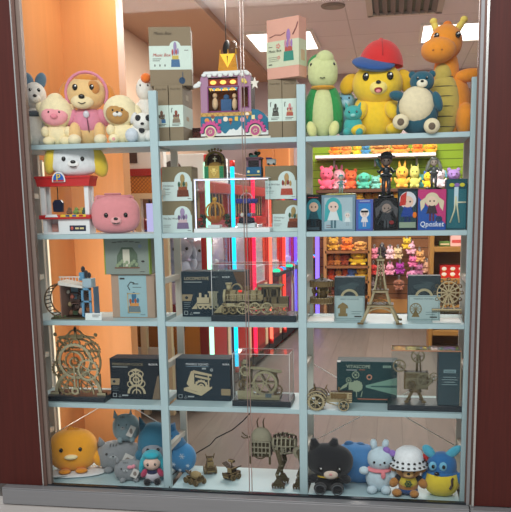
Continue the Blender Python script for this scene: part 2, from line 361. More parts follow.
# ------------------------------------------------------------------ the store behind: claw machines
RED = mat('#a8231f', 'plastic', .35); MESHO = mat('#d98a35', 'lattice', line='#241813'); ACR = mat('#f7fafa', 'acrylic'); GREY = mat('#8d8f8c', 'paint')
PLUM = mat('#4a3a6a', 'plastic')
TUBES = (('#a9f5d2', 'pale green'), ('#14c6f2', 'cyan'), ('#ff2348', 'red'), ('#ff6a52', 'salmon'), ('#ff3a2c', 'orange-red'), ('#6a46ff', 'violet'), ('#ff3d6a', 'pink'))
def claw_machine(Y, k):
    hx, nm = TUBES[k]; X = -.92+(Y-1.8)*.055; w, D = .66, .8
    o = bpy.data.objects.new('claw_machine', None); COL.objects.link(o); o.location = (X, Y, 0); o.rotation_euler.z = -math.atan(.055)
    place = ('nearest of the row', 'second of the row', 'third of the row', 'fourth of the row', 'fifth of the row', 'sixth of the row', 'farthest of the row')[k]
    tag(o, 'red claw machine with a %s neon corner tube, %s' % (nm, place), 'arcade machine', 'claw machines along the aisle')
    MB(1, BLACK).b2(-D, 0, .05, 0, w, .14, .006).build('base', o)
    b = MB(1, mat('#861f1e', 'plastic', .4)); b.b2(-D, 0, .14, 0, w, .80, .006); cb = b.build('cabinet', o)
    MB(1, RED).b2(0, .06, .2, .012, w-.2, .74, .004).build('door', cb)
    MB(1, CREAM).b2(0, w-.16, .16, .010, w-.07, .78, .003).build('side_strip', cb)
    MB(1, MESHO).b2(-D+.05, -.008, .33, -.07, .0, .74).build('mesh_panel', cb)
    MB(1, BLACK).tube(((-.34, -.014, .2), (-.22, -.014, .42), (-.18, -.014, .72)), .012, 6).build('cable', cb)
    b = MB(1, mat('#e8b52a', 'plastic')); b.X = Matrix.Translation((.016, w-.115, .68)) @ Matrix.Rotation(PI/2, 4, 'Z')
    b.prism([(math.cos(a*PI/5+PI/2)*(.055 if a % 2 == 0 else .028), math.sin(a*PI/5+PI/2)*(.055 if a % 2 == 0 else .028)) for a in range(10)], -.004, .004); b.build('star_badge', cb, 'yellow star badge')
    for y in (.1, w-.1):
        b = MB(1, BLACK); b.cyl((-.06, y-.02, .05), (-.06, y+.02, .05), .05, n=16); b.m(RED).ring((-.06, y-.022, .05), .05, .036, .006); b.build('caster', o)
    for x in (-.02, -D+.02):
        for y in (.02, w-.02): MB(1, RED).b2(x-.02, y-.02, .80, x+.02, y+.02, 1.62, .003).build('corner_post', o)
    MB(1, RED).b2(-D+.28, .0, .80, -D+.31, .03, 1.62).build('side_rail', o)
    MB(1, mat('#d9ccd6', 'paint')).b2(-D+.02, .03, .795, -.02, w-.03, .955).build('prize_floor', o)
    MB(1, mat('#c4c0dc', 'paint')).b2(-D+.3, w-.035, .955, -.045, w-.02, 1.36).build('back_panel', o)
    b = MB(1, RED); b.b2(-D, 0, 1.36, 0, .02, 1.42); b.b2(-D, w-.02, 1.36, 0, w, 1.42); b.b2(-.02, 0, 1.36, 0, w, 1.42); b.build('middle_rail', o)
    b = MB(1, mat('#d8c090', 'kit'))
    for j in range(9): b.b2(-D+.06+j*.08, .06, 1.44, -D+.10+j*.08, .10, 1.62)
    for j in range(6): b.b2(-.07, .08+j*.09, 1.44, -.04, .13+j*.09, 1.62)
    b.build('prize_sticks', o)
    MB(1, mat('#fff2dc', 'glow', power=14.0)).b2(-D+.34, w-.12, 1.335, -.1, w-.04, 1.355).build('interior_lamp', o)
    b = MB(1, mat('#fdfefe', 'glass')); b.b2(-.012, .04, .82, -.006, w-.04, 1.36); b.b2(-D+.31, .004, .82, -.04, .008, 1.36); b.build('glass', o)
    MB(1, RED).b2(-D-.01, -.01, 1.62, .02, w, 1.70, .004).build('red_band', o)
    hd = MB(1, WHITE if k == 0 else mat('#6d5148', 'paint')).b2(-D, 0, 1.70, .0, w, 1.90 if k == 0 else 1.80, .01).build('header', o)
    for x in (-.62, -.24) if k == 0 else ():
        b = MB(1, mat('#3a2a24', 'plastic'))
        pts = [(x-.075, 1.71)]+[(x-.075*math.cos(q*PI/10), 1.78+.075*math.sin(q*PI/10)) for q in range(11)]+[(x+.075, 1.71)]
        b.prism(pts, -.006, .0); b.build('arch_sign', hd)
    dk = None if k < 3 else MB(1, BLACK).b2(0, .05, .82, .10, w-.05, .86, .006).build('control_deck', o)
    for j, c in enumerate(('#2ff0b0', '#ff3040', '#30a8ff')) if dk else ():
        MB(1, mat(c, 'glow', power=1.6)).lathe([(.0, .0), (.04, .0), (.04, .02), (.02, .032)], (.05, .16+j*.15, .86), 14).build('button_light', dk)
    t = MB(1, mat(hx, 'glow', power=2.2)); t.cyl((.022, .0, .19), (.022, .0, 1.84), .017, n=12); t = t.build('neon_tube', o, nm+' glowing tube')
    
    for z in (1.84, .14): MB(1, mat('#d8322a', 'plastic')).cyl((.022, 0, z), (.022, 0, z+.05), .022).build('tube_cap', t)
    return o, X
def soft(name, label, cat, p, u, w, h, body, ear=None, kind=0, group=None, snout=None, dark='#1c1816'):
    """a small plush toy seen far away: head on body, ears, paws, eyes; w, h its size in units u"""
    o = bpy.data.objects.new(name, None); COL.objects.link(o); o.location = p; tag(o, label, cat, group)
    m = mat(body, 'plush'); e = mat(ear or body, 'plush'); n = 12
    b = MB(u, m); b.e((0, 0, h*.24), (w*.42, w*.36, h*.25), None, n); 
    for s in (-1, 1): b.e((s*w*.27, -w*.28, h*.09), (w*.17, w*.22, h*.09), None, n)
    for s in (-1, 1): b.e((s*w*.42, -w*.1, h*.32), (w*.12, w*.12, h*.14), (0, s*.5, 0), n)
    b.build('body', o)
    hd = MB(u, m); hd.e((0, -w*.06, h*.64), (w*.44, w*.38, h*.27), None, n); hd = hd.build('head', o)
    for s in (-1, 1):
        b = MB(u, e)
        if kind == 0: b.e((s*w*.3, 0, h*.88), (w*.14, w*.07, h*.11), (0, s*.3, 0), n)
        elif kind == 1: b.e((s*w*.17, 0, h*.93), (w*.09, w*.06, h*.2), (0, s*.15, 0), n)
        elif kind == 2: b.e((s*w*.46, 0, h*.62), (w*.10, w*.16, h*.2), (0, -s*.25, 0), n)
        else: b.cyl((s*w*.24, 0, h*.8), (s*w*.33, 0, h*1.0), w*.13, w*.01, 8)
        b.build('ear', hd)
        MB(u, mat(dark, 'plastic')).e((s*w*.17, -w*.42, h*.67), (w*.045, w*.03, h*.035), None, 8).build('eye', hd)
    b = MB(u, mat(snout or body, 'plush')); b.e((0, -w*.40, h*.57), (w*.14, w*.1, h*.07), None, n); b.build('snout', hd)
    return o
prizes = (  # per machine: (x in from front, y, size, colour, ear kind, colour words)
    ((.30, .22, .38, '#a9b6c6', 2, 'pale grey-blue'), (.17, .47, .34, '#c3ccd8', 0, 'pale silver'), (.58, .2, .36, '#4a56b0', 1, 'deep blue'), (.60, .5, .3, '#6a5aa8', 0, 'purple')),
    ((.2, .2, .30, '#9db9d6', 0, 'sky blue'), (.2, .46, .28, '#cdbf9a', 2, 'sandy'), (.55, .3, .3, '#7f93c0', 1, 'slate blue')),
    ((.2, .22, .28, '#a8c05a', 0, 'lime green'), (.2, .48, .28, '#d9b94a', 1, 'mustard yellow')),
    ((.2, .22, .28, '#e0c64e', 0, 'lemon yellow'), (.2, .48, .26, '#6a8a4a', 2, 'moss green')),
    ((.2, .22, .26, '#b090d0', 1, 'lavender'), (.2, .46, .26, '#e8e0d0', 0, 'off-white')),
    ((.2, .3, .26, '#7a6ad0', 0, 'bluish purple'),), ())
for k in range(7):
    Y = 1.8+.7*k; o, X = claw_machine(Y, k)
    for (dx, dy, s, c, kd, nm) in prizes[k]:
        p = Vector((X-dx, Y+dy, .956)); q = soft('prize_plush', '%s prize plush inside the claw machine with the %s tube' % (nm, TUBES[k][1]), 'plush toy', p, 1.0, s*.78, s, c, None, kd, 'prizes inside the claw machines')
        q.rotation_euler.z = .6
# cream cabinet at the left of the row
o = bpy.data.objects.new('arcade_cabinet', None); COL.objects.link(o); o.location = (-1.5, 1.62, 0)
tag(o, 'cream arcade cabinet with red band and orange mesh header beside the orange partition', 'arcade machine')
for x in (-.46, -.30, -.12, .04, .14, .33): MB(1, CREAM).b2(x-.022, -.03, .0, x+.022, .03, 1.58, .003).build('post', o)
MB(1, mat('#d9d2c4', 'paint')).b2(-.47, .0, .06, .35, .05, .5).build('lower_panel', o)
MB(1, mat('#3a4a66', 'plastic')).b2(-.1, .01, .55, .03, .03, 1.5).build('dark_panel', o)
MB(1, mat('#c9c4f5', 'glow', power=.9)).b2(.19, .01, .7, .24, .03, 1.55).build('light_strip', o)
MB(1, CREAM).b2(-.48, -.03, 1.58, .36, .05, 1.62, .004).build('top_rail', o)
MB(1, MESHO).b2(-.48, -.02, 1.62, .34, .05, 1.74).build('mesh_header', o)
MB(1, RED).b2(-.5, -.04, 1.74, .36, .05, 1.79, .004).build('red_band', o)
b = MB(1, WHITE); b.b2(-.5, -.02, 1.79, .34, .05, 1.93); b.m(mat('#4a3630', 'plastic')).b2(-.2, -.03, 1.83, .15, -.02, 1.915); b.build('header', o)
# ------------------------------------------------------------------ the far wall
BY = 6.5; GREEN = mat('#86a62c', 'slat', bands=3.0); SLAT = mat('#84593a', 'slat', bands=2.6); WOODL = mat('#a87a44', 'wood', .5, var=.15)
xl = at(313, 170, BY).x
b = MB(1, GREEN); b.b2(xl, BY-.03, 1.52, 2.55, BY, 2.40); struct('wall_green', b)
b = MB(1, SLAT); b.b2(xl, BY-.03, .12, 2.55, BY, 1.52); b.m(WOODL).b2(xl, BY-.10, .12, 2.55, BY-.03, .3); struct('wall_slats', b)
def wall_shelf(name, x0, x1, y, dep, m, label, th=.04):
    p = at(x0, y, BY-dep); q = at(x1, y, BY-dep); z = p.z
    o = bpy.data.objects.new(name, None); COL.objects.link(o); o.location = ((p.x+q.x)/2, BY-.03, z); tag(o, label, 'shelf')
    hw = (q.x-p.x)/2
    MB(1, m).b2(-hw, -dep+.03, -th, hw, 0, 0, .004).build('board', o)
    b = MB(1, GREY)
    for s in (-.7, 0, .7): b.prism([(s*hw-.01, -th), (s*hw+.01, -th), (s*hw+.01, -th-.1), (s*hw-.01, -th-.1)], -.12, 0)
    b.build('brackets', o)
    return z
zA = wall_shelf('wall_shelf', 315, 436, 155.5, .36, WHITE, 'long white shelf of orange plush on the green wall')
zB = wall_shelf('wall_shelf', 316, 466, 190, .36, mat('#5a3a26', 'wood'), 'dark brown shelf of mixed plush across the green wall')
zC = wall_shelf('wall_shelf', 318, 466, 203, .30, mat('#4a3022', 'wood'), 'low brown shelf of yellow plush under the mixed plush shelf')
def wall_plush(x0, x1, h, z, c, ear, kind, label, dep=.2, group=None, snout=None):
    dep += .06*(1 if int(x0) % 2 else -1)
    p = at((x0+x1)/2, 180, BY-dep); p.z = z; u = unit(p)
    return soft('plush_toy', label, 'plush toy', p, u, x1-x0, h, c, ear, kind, group, snout)
gA, gB, gC = 'plush on the white wall shelf', 'plush on the brown wall shelf', 'yellow plush on the low wall shelf'
L = ('leftmost on', 'second on', 'third on', 'fourth on', 'fifth on', 'sixth on', 'rightmost on')
for i, (x0, x1, h, c, k, n) in enumerate(((329, 341, 12, '#f08a24', 0, 'orange'), (341, 351, 11, '#e08a3c', 2, 'tan-orange'), (352, 362, 12, '#f0c42c', 0, 'yellow'), (361, 370, 11, '#3c7fa8', 1, 'blue'),
        (371, 389, 12, '#d89a4e', 2, 'wide tan'), (390, 409, 13, '#e8953a', 0, 'wide amber'), (411, 423, 11, '#f07f1e', 0, 'bright orange'), (424, 436, 11, '#f2b02a', 2, 'golden'))):
    wall_plush(x0, x1, h, zA, c, None, k, '%s plush toy on the high white wall shelf' % n, group=gA)
for x0, x1, h, c, k, n, e in ((319, 334, 24, '#e8607e', 0, 'rose pink', None), (332, 346, 22, '#e8a8b4', 1, 'pale pink', '#d07088'), (344, 358, 21, '#ea6a3a', 0, 'orange-red', None), (357, 371, 18, '#4fb59a', 2, 'teal and green', '#3fa05a'),
        (370, 381, 14, '#7cc9b8', 0, 'small mint', None), (380, 391, 25, '#ee9c3e', 3, 'tall orange', None), (395, 409, 24, '#eeb440', 1, 'golden yellow', None), (409, 420, 24, '#cfd06a', 3, 'pale lime', None),
        (418, 426, 15, '#5ab0a8', 0, 'small turquoise', None), (423, 433, 17, '#eccb2e', 0, 'yellow and blue', '#3a68b8'), (433, 446, 21, '#e4dce2', 2, 'white and pink', '#64b4c8'), (446, 461, 20, '#a888cc', 0, 'lilac', None)):
    wall_plush(x0, x1, h, zB, c, e, k, '%s plush toy on the brown shelf of the green wall' % n, group=gB)
for i, (x0, x1) in enumerate(((355, 364), (364, 372), (372, 380), (393, 402), (402, 410), (411, 420))):
    wall_plush(x0, x1, 10, zC, '#e8b834', None, i % 3, 'small yellow plush, %s the low brown wall shelf' % ('leftmost on', 'second on', 'third on', 'fourth on', 'fifth on', 'rightmost on')[i], .16, gC)
# rack of plush at the left end of the slatted wall
p = at(347, 300, BY-.45); u = unit(p); zs = [at(347, y, BY-.45).z for y in (296, 281, 266, 251)]
o = bpy.data.objects.new('plush_rack', None); COL.objects.link(o); o.location = (p.x, BY-.04, 0); tag(o, 'wooden rack of yellow and orange plush left of the slatted wall', 'rack')
hw = 22*u
for s in (-1, 1): MB(1, WOODL).b2(s*hw-.02, -.41, 0, s*hw+.02, 0, zs[3]+.28, .003).build('side_panel', o)
MB(1, mat('#7a5434', 'wood')).b2(-hw, -.03, 0, hw, 0, zs[3]+.25).build('back_panel', o)
for z in zs: MB(1, mat('#8a5a34', 'wood')).b2(-hw, -.41, z-.03, hw, -.03, z).build('shelf', o)
rk = [(328, 339, 12, 3, '#c9962e', 0, 'mustard'), (341, 353, 12, 3, '#e87a26', 0, 'orange'), (355, 366, 9, 3, '#d8a050', 2, 'sand'),
      (327, 334, 11, 2, '#b8642a', 0, 'russet'), (334, 341, 11, 2, '#d89040', 1, 'ginger'), (341, 349, 11, 2, '#a84a2a', 2, 'rust'), (350, 367, 14, 2, '#e8c224', 0, 'big yellow'),
      (327, 335, 11, 1, '#c84c28', 0, 'brick red'), (335, 342, 10, 1, '#e0a04a', 1, 'honey'), (342, 349, 11, 1, '#d0602c', 0, 'copper'), (347, 356, 12, 1, '#5a86c0', 2, 'blue'), (356, 368, 13, 1, '#e4bc2a', 3, 'cheese yellow'),
      (327, 335, 11, 0, '#8a4a34', 0, 'chestnut'), (336, 345, 11, 0, '#6a5a7a', 1, 'dusky purple'), (346, 356, 11, 0, '#9a7a4a', 2, 'olive'), (357, 366, 11, 0, '#4a3a3a', 0, 'dark brown')]
for x0, x1, h, k, c, e, n in rk:
    q = at((x0+x1)/2, 260, BY-.3); q.z = zs[k]
    soft('plush_toy', '%s plush toy on the wooden rack beside the violet tube' % n, 'plush toy', q, unit(q), (x1-x0)*1.06, h*1.12, c, None, e, 'plush on the wooden rack')
# pegs and bag charms on the slatted wall
for x, y, c, e, n in ((374, 248, '#e88aa0', 0, 'coral pink'), (382, 246, '#2a2226', 1, 'black'), (390, 248, '#f0c8d0', 1, 'pale pink'), (398, 248, '#d8c090', 0, 'cream'), (373, 264, '#c8342e', 2, 'red'), (381, 265, '#d8a8a0', 0, 'peach'), (390, 264, '#e89ab4', 1, 'candy pink'),
        (400, 263, '#a8309a', 0, 'magenta'), (373, 281, '#7a6a6a', 0, 'grey'), (399, 279, '#9a6248', 2, 'brown'), (411, 243, '#f0b8c8', 1, 'blush'), (413, 256, '#e070a0', 0, 'deep pink'), (420, 251, '#d8a060', 0, 'tan'), (412, 270, '#e090b8', 2, 'mauve pink'), (419, 264, '#b06a90', 0, 'plum'), (407, 238, '#e0c030', 0, 'yellow'), (427, 262, '#c89a7a', 1, 'beige')):
    q = at(x, y-1, BY-.16); u = unit(q); h = 12.0
    o = bpy.data.objects.new('hook', None); COL.objects.link(o); o.location = (q.x, BY-.03, q.z+.012); tag(o, 'metal wall hook holding the %s bag charm' % n, 'hook', 'hooks on the slatted wall')
    MB(1, CHROME).tube(((0, 0, 0), (0, -.17, 0), (0, -.19, .02)), .004, 6).build('arm', o); MB(1, CHROME).box((0, -.003, -.01), (.03, .006, .05)).build('plate', o)
    q.z -= h*u
    t = soft('bag_charm', '%s plush bag charm hanging on the slatted wall' % n, 'bag charm', q, u, 9.5, h*.98, c, None, e, 'bag charms on the slatted wall')
    MB(u, WHITE).tube(((0, 0, h*.84), (-.6, 0, h*.95), (0, 0, h+.9), (.6, 0, h*.95), (0, 0, h*.84)), .18, 5).build('loop', t)
# wooden cupboard far behind the middle bay
p = at(258, 170, 6.1); q = at(290, 147, 6.1)
o = bpy.data.objects.new('wall_cupboard', None); COL.objects.link(o); o.location = (p.x, 6.1, 0); tag(o, 'orange wooden cupboard against the far wall behind the claw machines', 'cupboard')
w = q.x-p.x; z = q.z+.06
MB(1, ORANGE).b2(0, 0, .05, w, .38, z, .004).build('body', o)
for s in (0, 1):
    d = MB(1, mat('#c27a40', 'wood', .4, var=.1, grain=(4, 4, .2))).b2(.02+s*w/2-.01*s, -.018, .1, w/2-.01+s*(w/2-.01), -.001, z-.04, .003).build('door', o)
    MB(1, CHROME).cyl((w/2-.04+s*.08, -.03, z*.55), (w/2-.04+s*.08, -.03, z*.55+.14), .008).build('handle', d)
# golden shelf unit on the right
p = at(431, 300, 4.3); q = at(466, 300, 4.3); u = unit(p); GW = mat('#a0763c', 'wood', .45, var=.15); GD = mat('#8a6230', 'wood', .5)
o = bpy.data.objects.new('shelf_unit', None); COL.objects.link(o); o.location = (p.x, 4.3, 0); tag(o, 'golden wooden shelf unit at the right with a red box on it', 'shelf unit')
wd = q.x-p.x+.5
MB(1, GD).b2(0, .37, 0, wd, .4, 1.42).build('back_panel', o)
for x in (0, wd): MB(1, GW).b2(x-.02, 0, 0, x+.02, .4, 1.45, .003).build('side_panel', o)
gz = {y: at(448, y, 4.3).z for y in (247, 279, 306, 331, 350)}
for y, z in gz.items(): MB(1, GW).b2(.021, 0, z-.05, wd-.021, .369, z, .003).build('shelf', o)
MB(1, GW).b2(-.02, 0, 1.42, wd+.02, .4, 1.46, .003).build('top', o)
def on_unit(name, x0, x1, h, zk, label, cat, m, dy=.1, dep=.16):
    a = at(x0, 260, 4.3+dy); c = at(x1, 260, 4.3+dy); uu = unit(a)
    o = bpy.data.objects.new(name, None); COL.objects.link(o); o.location = ((a.x+c.x)/2, 4.3+dy, gz[zk]+.0005); tag(o, label, cat)
    w = c.x-a.x; H = h*uu
    MB(1, m).b2(-w/2, 0, 0, w/2, dep, H, .004).build('carton', o); return o, w, H
o, w, H = on_unit('gift_box', 440, 466, 13, 279, 'red gift box with white and gold figures on the golden shelf unit', 'box', mat('#cf2a22', 'card'))
b = MB(1, mat('#f2ece0', 'card'))
for i in range(3):
    for j in range(2): b.e((-w*.33+i*w*.33, -.001, H*(.3+.42*j)), (w*.10, .003, H*.14)); 
b.build('printed_icons', o); b = MB(1, mat('#d9a83a', 'card'))
for i in range(3):
    for j in range(2): b.b2(-w*.38+i*w*.33, -.004, H*(.12+.42*j), -w*.28+i*w*.33, 0, H*(.18+.42*j))
b.build('printed_captions', o)
o, w, H = on_unit('gift_box', 450, 466, 12, 247, 'pale pink box on the upper shelf of the golden unit', 'box', mat('#eab8b0', 'card')); MB(1, mat('#c8504a', 'card')).b2(-w*.4, -.003, H*.3, w*.4, 0, H*.55).build('label_band', o)
o, w, H = on_unit('snack_box', 439, 450, 5, 247, 'small green box on the upper shelf of the golden unit', 'box', mat('#5a7a3a', 'card')); MB(1, mat('#d8c89a', 'card')).b2(-w*.4, -.003, H*.3, w*.4, 0, H*.6).build('label_band', o)
o, w, H = on_unit('storage_crate', 434, 462, 12, 331, 'brown wooden crate on the lower shelf of the golden unit', 'crate', mat('#8a5a2c', 'wood'), .08, .2)
b = MB(1, mat('#6a4420', 'wood'))
for j in range(3): b.b2(-w/2, -.008, H*(.08+.33*j), w/2, -.001, H*(.28+.33*j))
b.build('slats', o)
# violet light column by the rack
p = at(317.5, 300, 5.9)
o = bpy.data.objects.new('light_column', None); COL.objects.link(o); o.location = (p.x, 5.9, 0); tag(o, 'tall glowing violet light column left of the plush rack', 'light')
MB(1, BLACK).lathe([(0, 0), (.09, 0), (.09, .03), (.03, .05)]).build('base', o); MB(1, mat('#8a6cff', 'glow', power=1.9)).cyl((0, 0, .05), (0, 0, 1.62), .026, n=12).build('tube', o); MB(1, BLACK).cyl((0, 0, 1.62), (0, 0, 1.66), .03).build('cap', o)
# wrapped camera under the soffit
p = at(226, 47, 2.6)
o = bpy.data.objects.new('ceiling_camera', None); COL.objects.link(o); o.location = (p.x, p.y, p.z); tag(o, 'black camera in clear plastic hanging from the ceiling above the toy bus', 'camera')
h = CEIL-.0-p.z; u = unit(p)
MB(1, mat('#4a4442', 'plastic')).cyl((0, 0, .03), (0, 0, h), .004).build('rod', o)
MB(u, BLACK).e((0, 0, 0), (3.2, 3, 7), (0, .25, 0)).build('housing', o); MB(u, mat('#dfe4e4', 'acrylic')).e((6, 0, -3), (6, 4, 9), (0, .2, 0), p=1.2).build('plastic_bag', o)
# ------------------------------------------------------------------ plush toys and boxes on the top shelf
def pl(c): return mat(c, 'plush')
INK = mat('#17130f', 'plastic', .2); GLINT = mat('#f4f4f0', 'plastic', .2)
def el(T, name, m, *sh, parent=None, label=None, n=18):
    b = MB(T.u, m)
    for q in sh: b.e(q[0], q[1], q[2] if len(q) > 2 else None, n, q[3] if len(q) > 3 else 1.0)
    return b.build(name, parent or T.o, label)
def two(T, name, m, c, r, rot=None, x0=0, parent=None, p=1.0, n=16):
    for s in (-1, 1):
        b = MB(T.u, m); b.e((x0+s*(c[0]), c[1], c[2]), r, (rot[0], s*rot[1], s*rot[2]) if rot else None, n, p); b.build(name, parent or T.o)
def eyes(T, hd, x, y, z, r, x0=0, glint=True):
    for s in (-1, 1):
        e = MB(T.u, INK).e((x0+s*x, y, z), (r, r*.6, r*1.15), None, 12).build('eye', hd)
        if glint: MB(T.u, GLINT).e((x0+s*x+r*.25, y-r*.5, z+r*.4), (r*.32, r*.2, r*.32), None, 8).build('glint', e)
def pipe(T, name, m, pts, r, parent=None, n=8): return MB(T.u, m).tube(pts, r, n).build(name, parent or T.o)
CR = pl('#efe0b4'); WH = pl('#e8e6de')
# white and blue-grey puppy at the left edge
T = thing('plush_dog', 'white plush puppy with blue-grey ears at the left end of the top shelf', 'plush toy', 37, 140, S1, .17)
el(T, 'body', WH, ((0, 0, 20), (12, 10, 20))); hd = el(T, 'head', WH, ((1, -2, 50), (11, 11, 13))); el(T, 'muzzle', WH, ((2, -11, 46), (5.5, 5, 4.5)), parent=hd); el(T, 'nose', INK, ((2.5, -16, 48), (2, 1.2, 1.5)), parent=hd)
eyes(T, hd, 4, -11.5, 54, 1.6, 2); two(T, 'ear', pl('#5f7f95'), (6, 0, 64), (5.5, 4, 8.5), (0, .3, 0), 1, hd); el(T, 'scarf', pl('#4d5a66'), ((0, -1, 32), (11.5, 10.5, 4))); two(T, 'paw', WH, (9, -9, 7), (6, 8, 7)); two(T, 'arm', WH, (10, -6, 22), (4, 5, 10), (0, .2, 0))
# hooded piglet doll
T = thing('plush_doll', 'cream hooded plush doll with a pink face beside the puppy in a pink vest', 'plush toy', 58, 141, S1, .09)
el(T, 'body', CR, ((0, 0, 11), (12, 9, 12))); hd = el(T, 'hood', CR, ((0, 0, 32), (17, 13, 16)), ((0, 1, 43), (9, 8, 8)), ((-15, 0, 37), (4.5, 4, 5)), ((14, 0, 36), (4.5, 4, 5)))
f = el(T, 'face', pl('#f0a0a8'), ((-1, -8, 28), (13, 6, 9.5)), parent=hd); eyes(T, f, 5, -13, 31, 1.0, -1, False); sn = el(T, 'snout', pl('#e88a98'), ((-1, -14, 27), (3.6, 2, 2.6)), parent=f)
two(T, 'arm', CR, (11, -5, 13), (4.5, 5, 5.5)); two(T, 'foot', CR, (8, -7, 4), (6, 5, 4.5))
# tan puppy in a pink vest
TAN = pl('#e9c184'); PNK = pl('#d98aa0'); ORG = pl('#d98b3c')
T = thing('plush_dog', 'large tan plush puppy in a pink vest with a pink headband', 'plush toy', 89, 141, S1, .15)
el(T, 'body', TAN, ((0, 2, 18), (17, 13, 18))); v = el(T, 'vest', PNK, ((0, 0, 23), (16, 13.5, 15))); pipe(T, 'zip', mat('#6a3a4a', 'plastic'), ((0, -13, 32), (1, -14.5, 22), (2, -13, 12)), .5, v); el(T, 'button', mat('#c9c4cc', 'plastic'), ((0, -14, 29), (3, 1.2, 3.4)), parent=v)
hd = el(T, 'head', TAN, ((0, -2, 50), (19, 16, 17))); el(T, 'cheek_fur', pl('#f2dcae'), ((-3, -13, 41), (11, 6, 7)), parent=hd); el(T, 'nose', INK, ((-3, -19, 45), (3, 1.6, 2.2)), parent=hd); eyes(T, hd, 8, -16.5, 54, 2.6, -1); el(T, 'eye_patch', pl('#c98746'), ((8, -13.5, 54), (6.5, 4, 7)), parent=hd); pipe(T, 'mouth', INK, ((-6.5, -18.5, 39.5), (-3, -19.3, 38), (.5, -18.5, 39.5)), .4, hd)
el(T, 'fringe', ORG, ((1, -6, 63), (11, 8, 5)), parent=hd)
el(T, 'ear', ORG, ((-21, 0, 49), (6, 5, 13), (0, .25, 0)), parent=hd); el(T, 'ear', ORG, ((22, 0, 46), (7, 5, 14), (0, -.2, 0)), parent=hd)
pipe(T, 'headband', PNK, [(19.5*math.sin(a)*1.02+.5, -5, 50+20*math.cos(a)) for a in [(-2.1+.3*k) for k in range(15)]], 1.5, hd)
two(T, 'front_leg', TAN, (12, -10, 12), (6, 6, 10)); two(T, 'paw', pl('#f2e2bc'), (12.5, -13, 5), (6.5, 7, 5.5)); two(T, 'arm', PNK, (15, -3, 27), (5, 6, 9), (0, -.4, 0))
# hooded brown-faced doll
T = thing('plush_doll', 'cream hooded plush doll with a tan puppy face beside the white spotted one', 'plush toy', 123, 141, S1, .09)
el(T, 'body', CR, ((0, 0, 11), (11.5, 9, 12))); hd = el(T, 'hood', CR, ((-1, 0, 31), (17, 13, 16)), ((14, 0, 30), (6, 6, 9), (0, -.3, 0)))
f = el(T, 'face', pl('#b98a4c'), ((-3, -8, 28), (12, 6, 10)), parent=hd); eyes(T, f, 4.5, -13.5, 31, .9, -3, False); el(T, 'muzzle', WH, ((-5, -13.5, 27), (2.6, 2, 2.2)), ((-1, -13.5, 27), (2.6, 2, 2.2)), parent=f); el(T, 'nose', INK, ((-3, -15.2, 29), (1.2, .8, .9)), parent=f)
two(T, 'arm', CR, (11, -5, 13), (4.5, 5, 5.5)); two(T, 'foot', CR, (8, -7, 4.5), (5.5, 5, 4.8)); two(T, 'paw_pad', pl('#e8a0a0'), (8, -11.2, 4), (1.8, 1, 1.8))
# white duck and spotted pup
T = thing('plush_duck', 'white plush duck with an orange bill standing behind the white post', 'plush toy', 147, 141, S1, .25)
el(T, 'body', WH, ((0, 0, 24), (11, 10, 24))); hd = el(T, 'head', WH, ((0, -1, 54), (8.5, 8.5, 12))); el(T, 'bill', pl('#f07a28'), ((2, -7, 64), (5, 6, 4.5), (.5, 0, 0)), parent=hd); eyes(T, hd, 3.5, -8.3, 57, 1); two(T, 'wing', WH, (10, 0, 28), (3.5, 7, 14), (0, -.2, 0)); two(T, 'foot', pl('#f07a28'), (6, -8, 2.5), (5, 7, 2.5))
T = thing('plush_dog', 'small white plush puppy with black spots lying beside the white post', 'plush toy', 142, 141, S1, .09)
el(T, 'body', WH, ((0, 2, 10), (14, 11, 11))); hd = el(T, 'head', WH, ((2, -5, 20), (10, 9, 9))); two(T, 'spot', pl('#222225'), (5, -13, 23), (2.8, 1.6, 3), None, 3, hd); el(T, 'spot', pl('#222225'), ((1, -9.5, 12), (3, 2, 3))); el(T, 'nose', INK, ((2, -14, 17.5), (1.8, 1, 1.3)), parent=hd)
two(T, 'ear', pl('#d6d6d4'), (9, -3, 24), (3, 4, 6), (0, -.4, 0), 2, hd); el(T, 'paw', pl('#c9d2da'), ((-9, -9, 7), (6.5, 6, 7))); el(T, 'paw', WH, ((10, -9, 6), (6.5, 6, 6)))
# ---- cartons
KRAFT = mat('#8a7a62', 'card'); MINT = mat('#cfdfd4', 'card'); INKC = mat('#3a3836', 'card'); REDC = mat('#b8433a', 'card')
def rowy(z):
    return (112 if z > S1+.05 else 138 if z > S1-.02 else 186 if z > S2+.1 else 218 if z > S2-.02 else 260 if z > S3+.1 else 300 if z > S3-.02 else 385 if z > S4-.02 else 470)
def carton(name, label, x0, x1, h, Y, z, D, m, group=None, rot=0.0, cat='box', bev=.4, part='carton', py=None, lift=0.0):
    T = thing(name, label, cat, (x0+x1)/2, py if py is not None else rowy(z), z, Y, group, rot, lift=lift); T.w = x1-x0; T.h = h; T.D = D
    T.body = MB(T.u, m).b2(-T.w/2, 0, 0, T.w/2, D, h, bev).build(part, T.o)
    return T
def face(T, name, m, x0, z0, x1, z1, t=.25, parent=None, y=0.0):
    return MB(T.u, m).b2(x0, y-t, z0, x1, y-.02, z1).build(name, parent or T.body)
def band(T, m, z0, z1, side=True):
    b = MB(T.u, m); b.b2(-T.w/2-.12, -.12, z0, T.w/2+.12, T.D*.98, z1); return b.build('label_band', T.body)
def lines(T, m, x0, x1, z, n, dz, y=-.3, t=.5, parent=None):
    b = MB(T.u, m)
    for k in range(n): b.b2(x0, y, z-k*dz-t, x0+(x1-x0)*(1.0, .82, .93, .6)[k % 4], y+.15, z-k*dz)
    return b.build('small_print', parent or T.body)
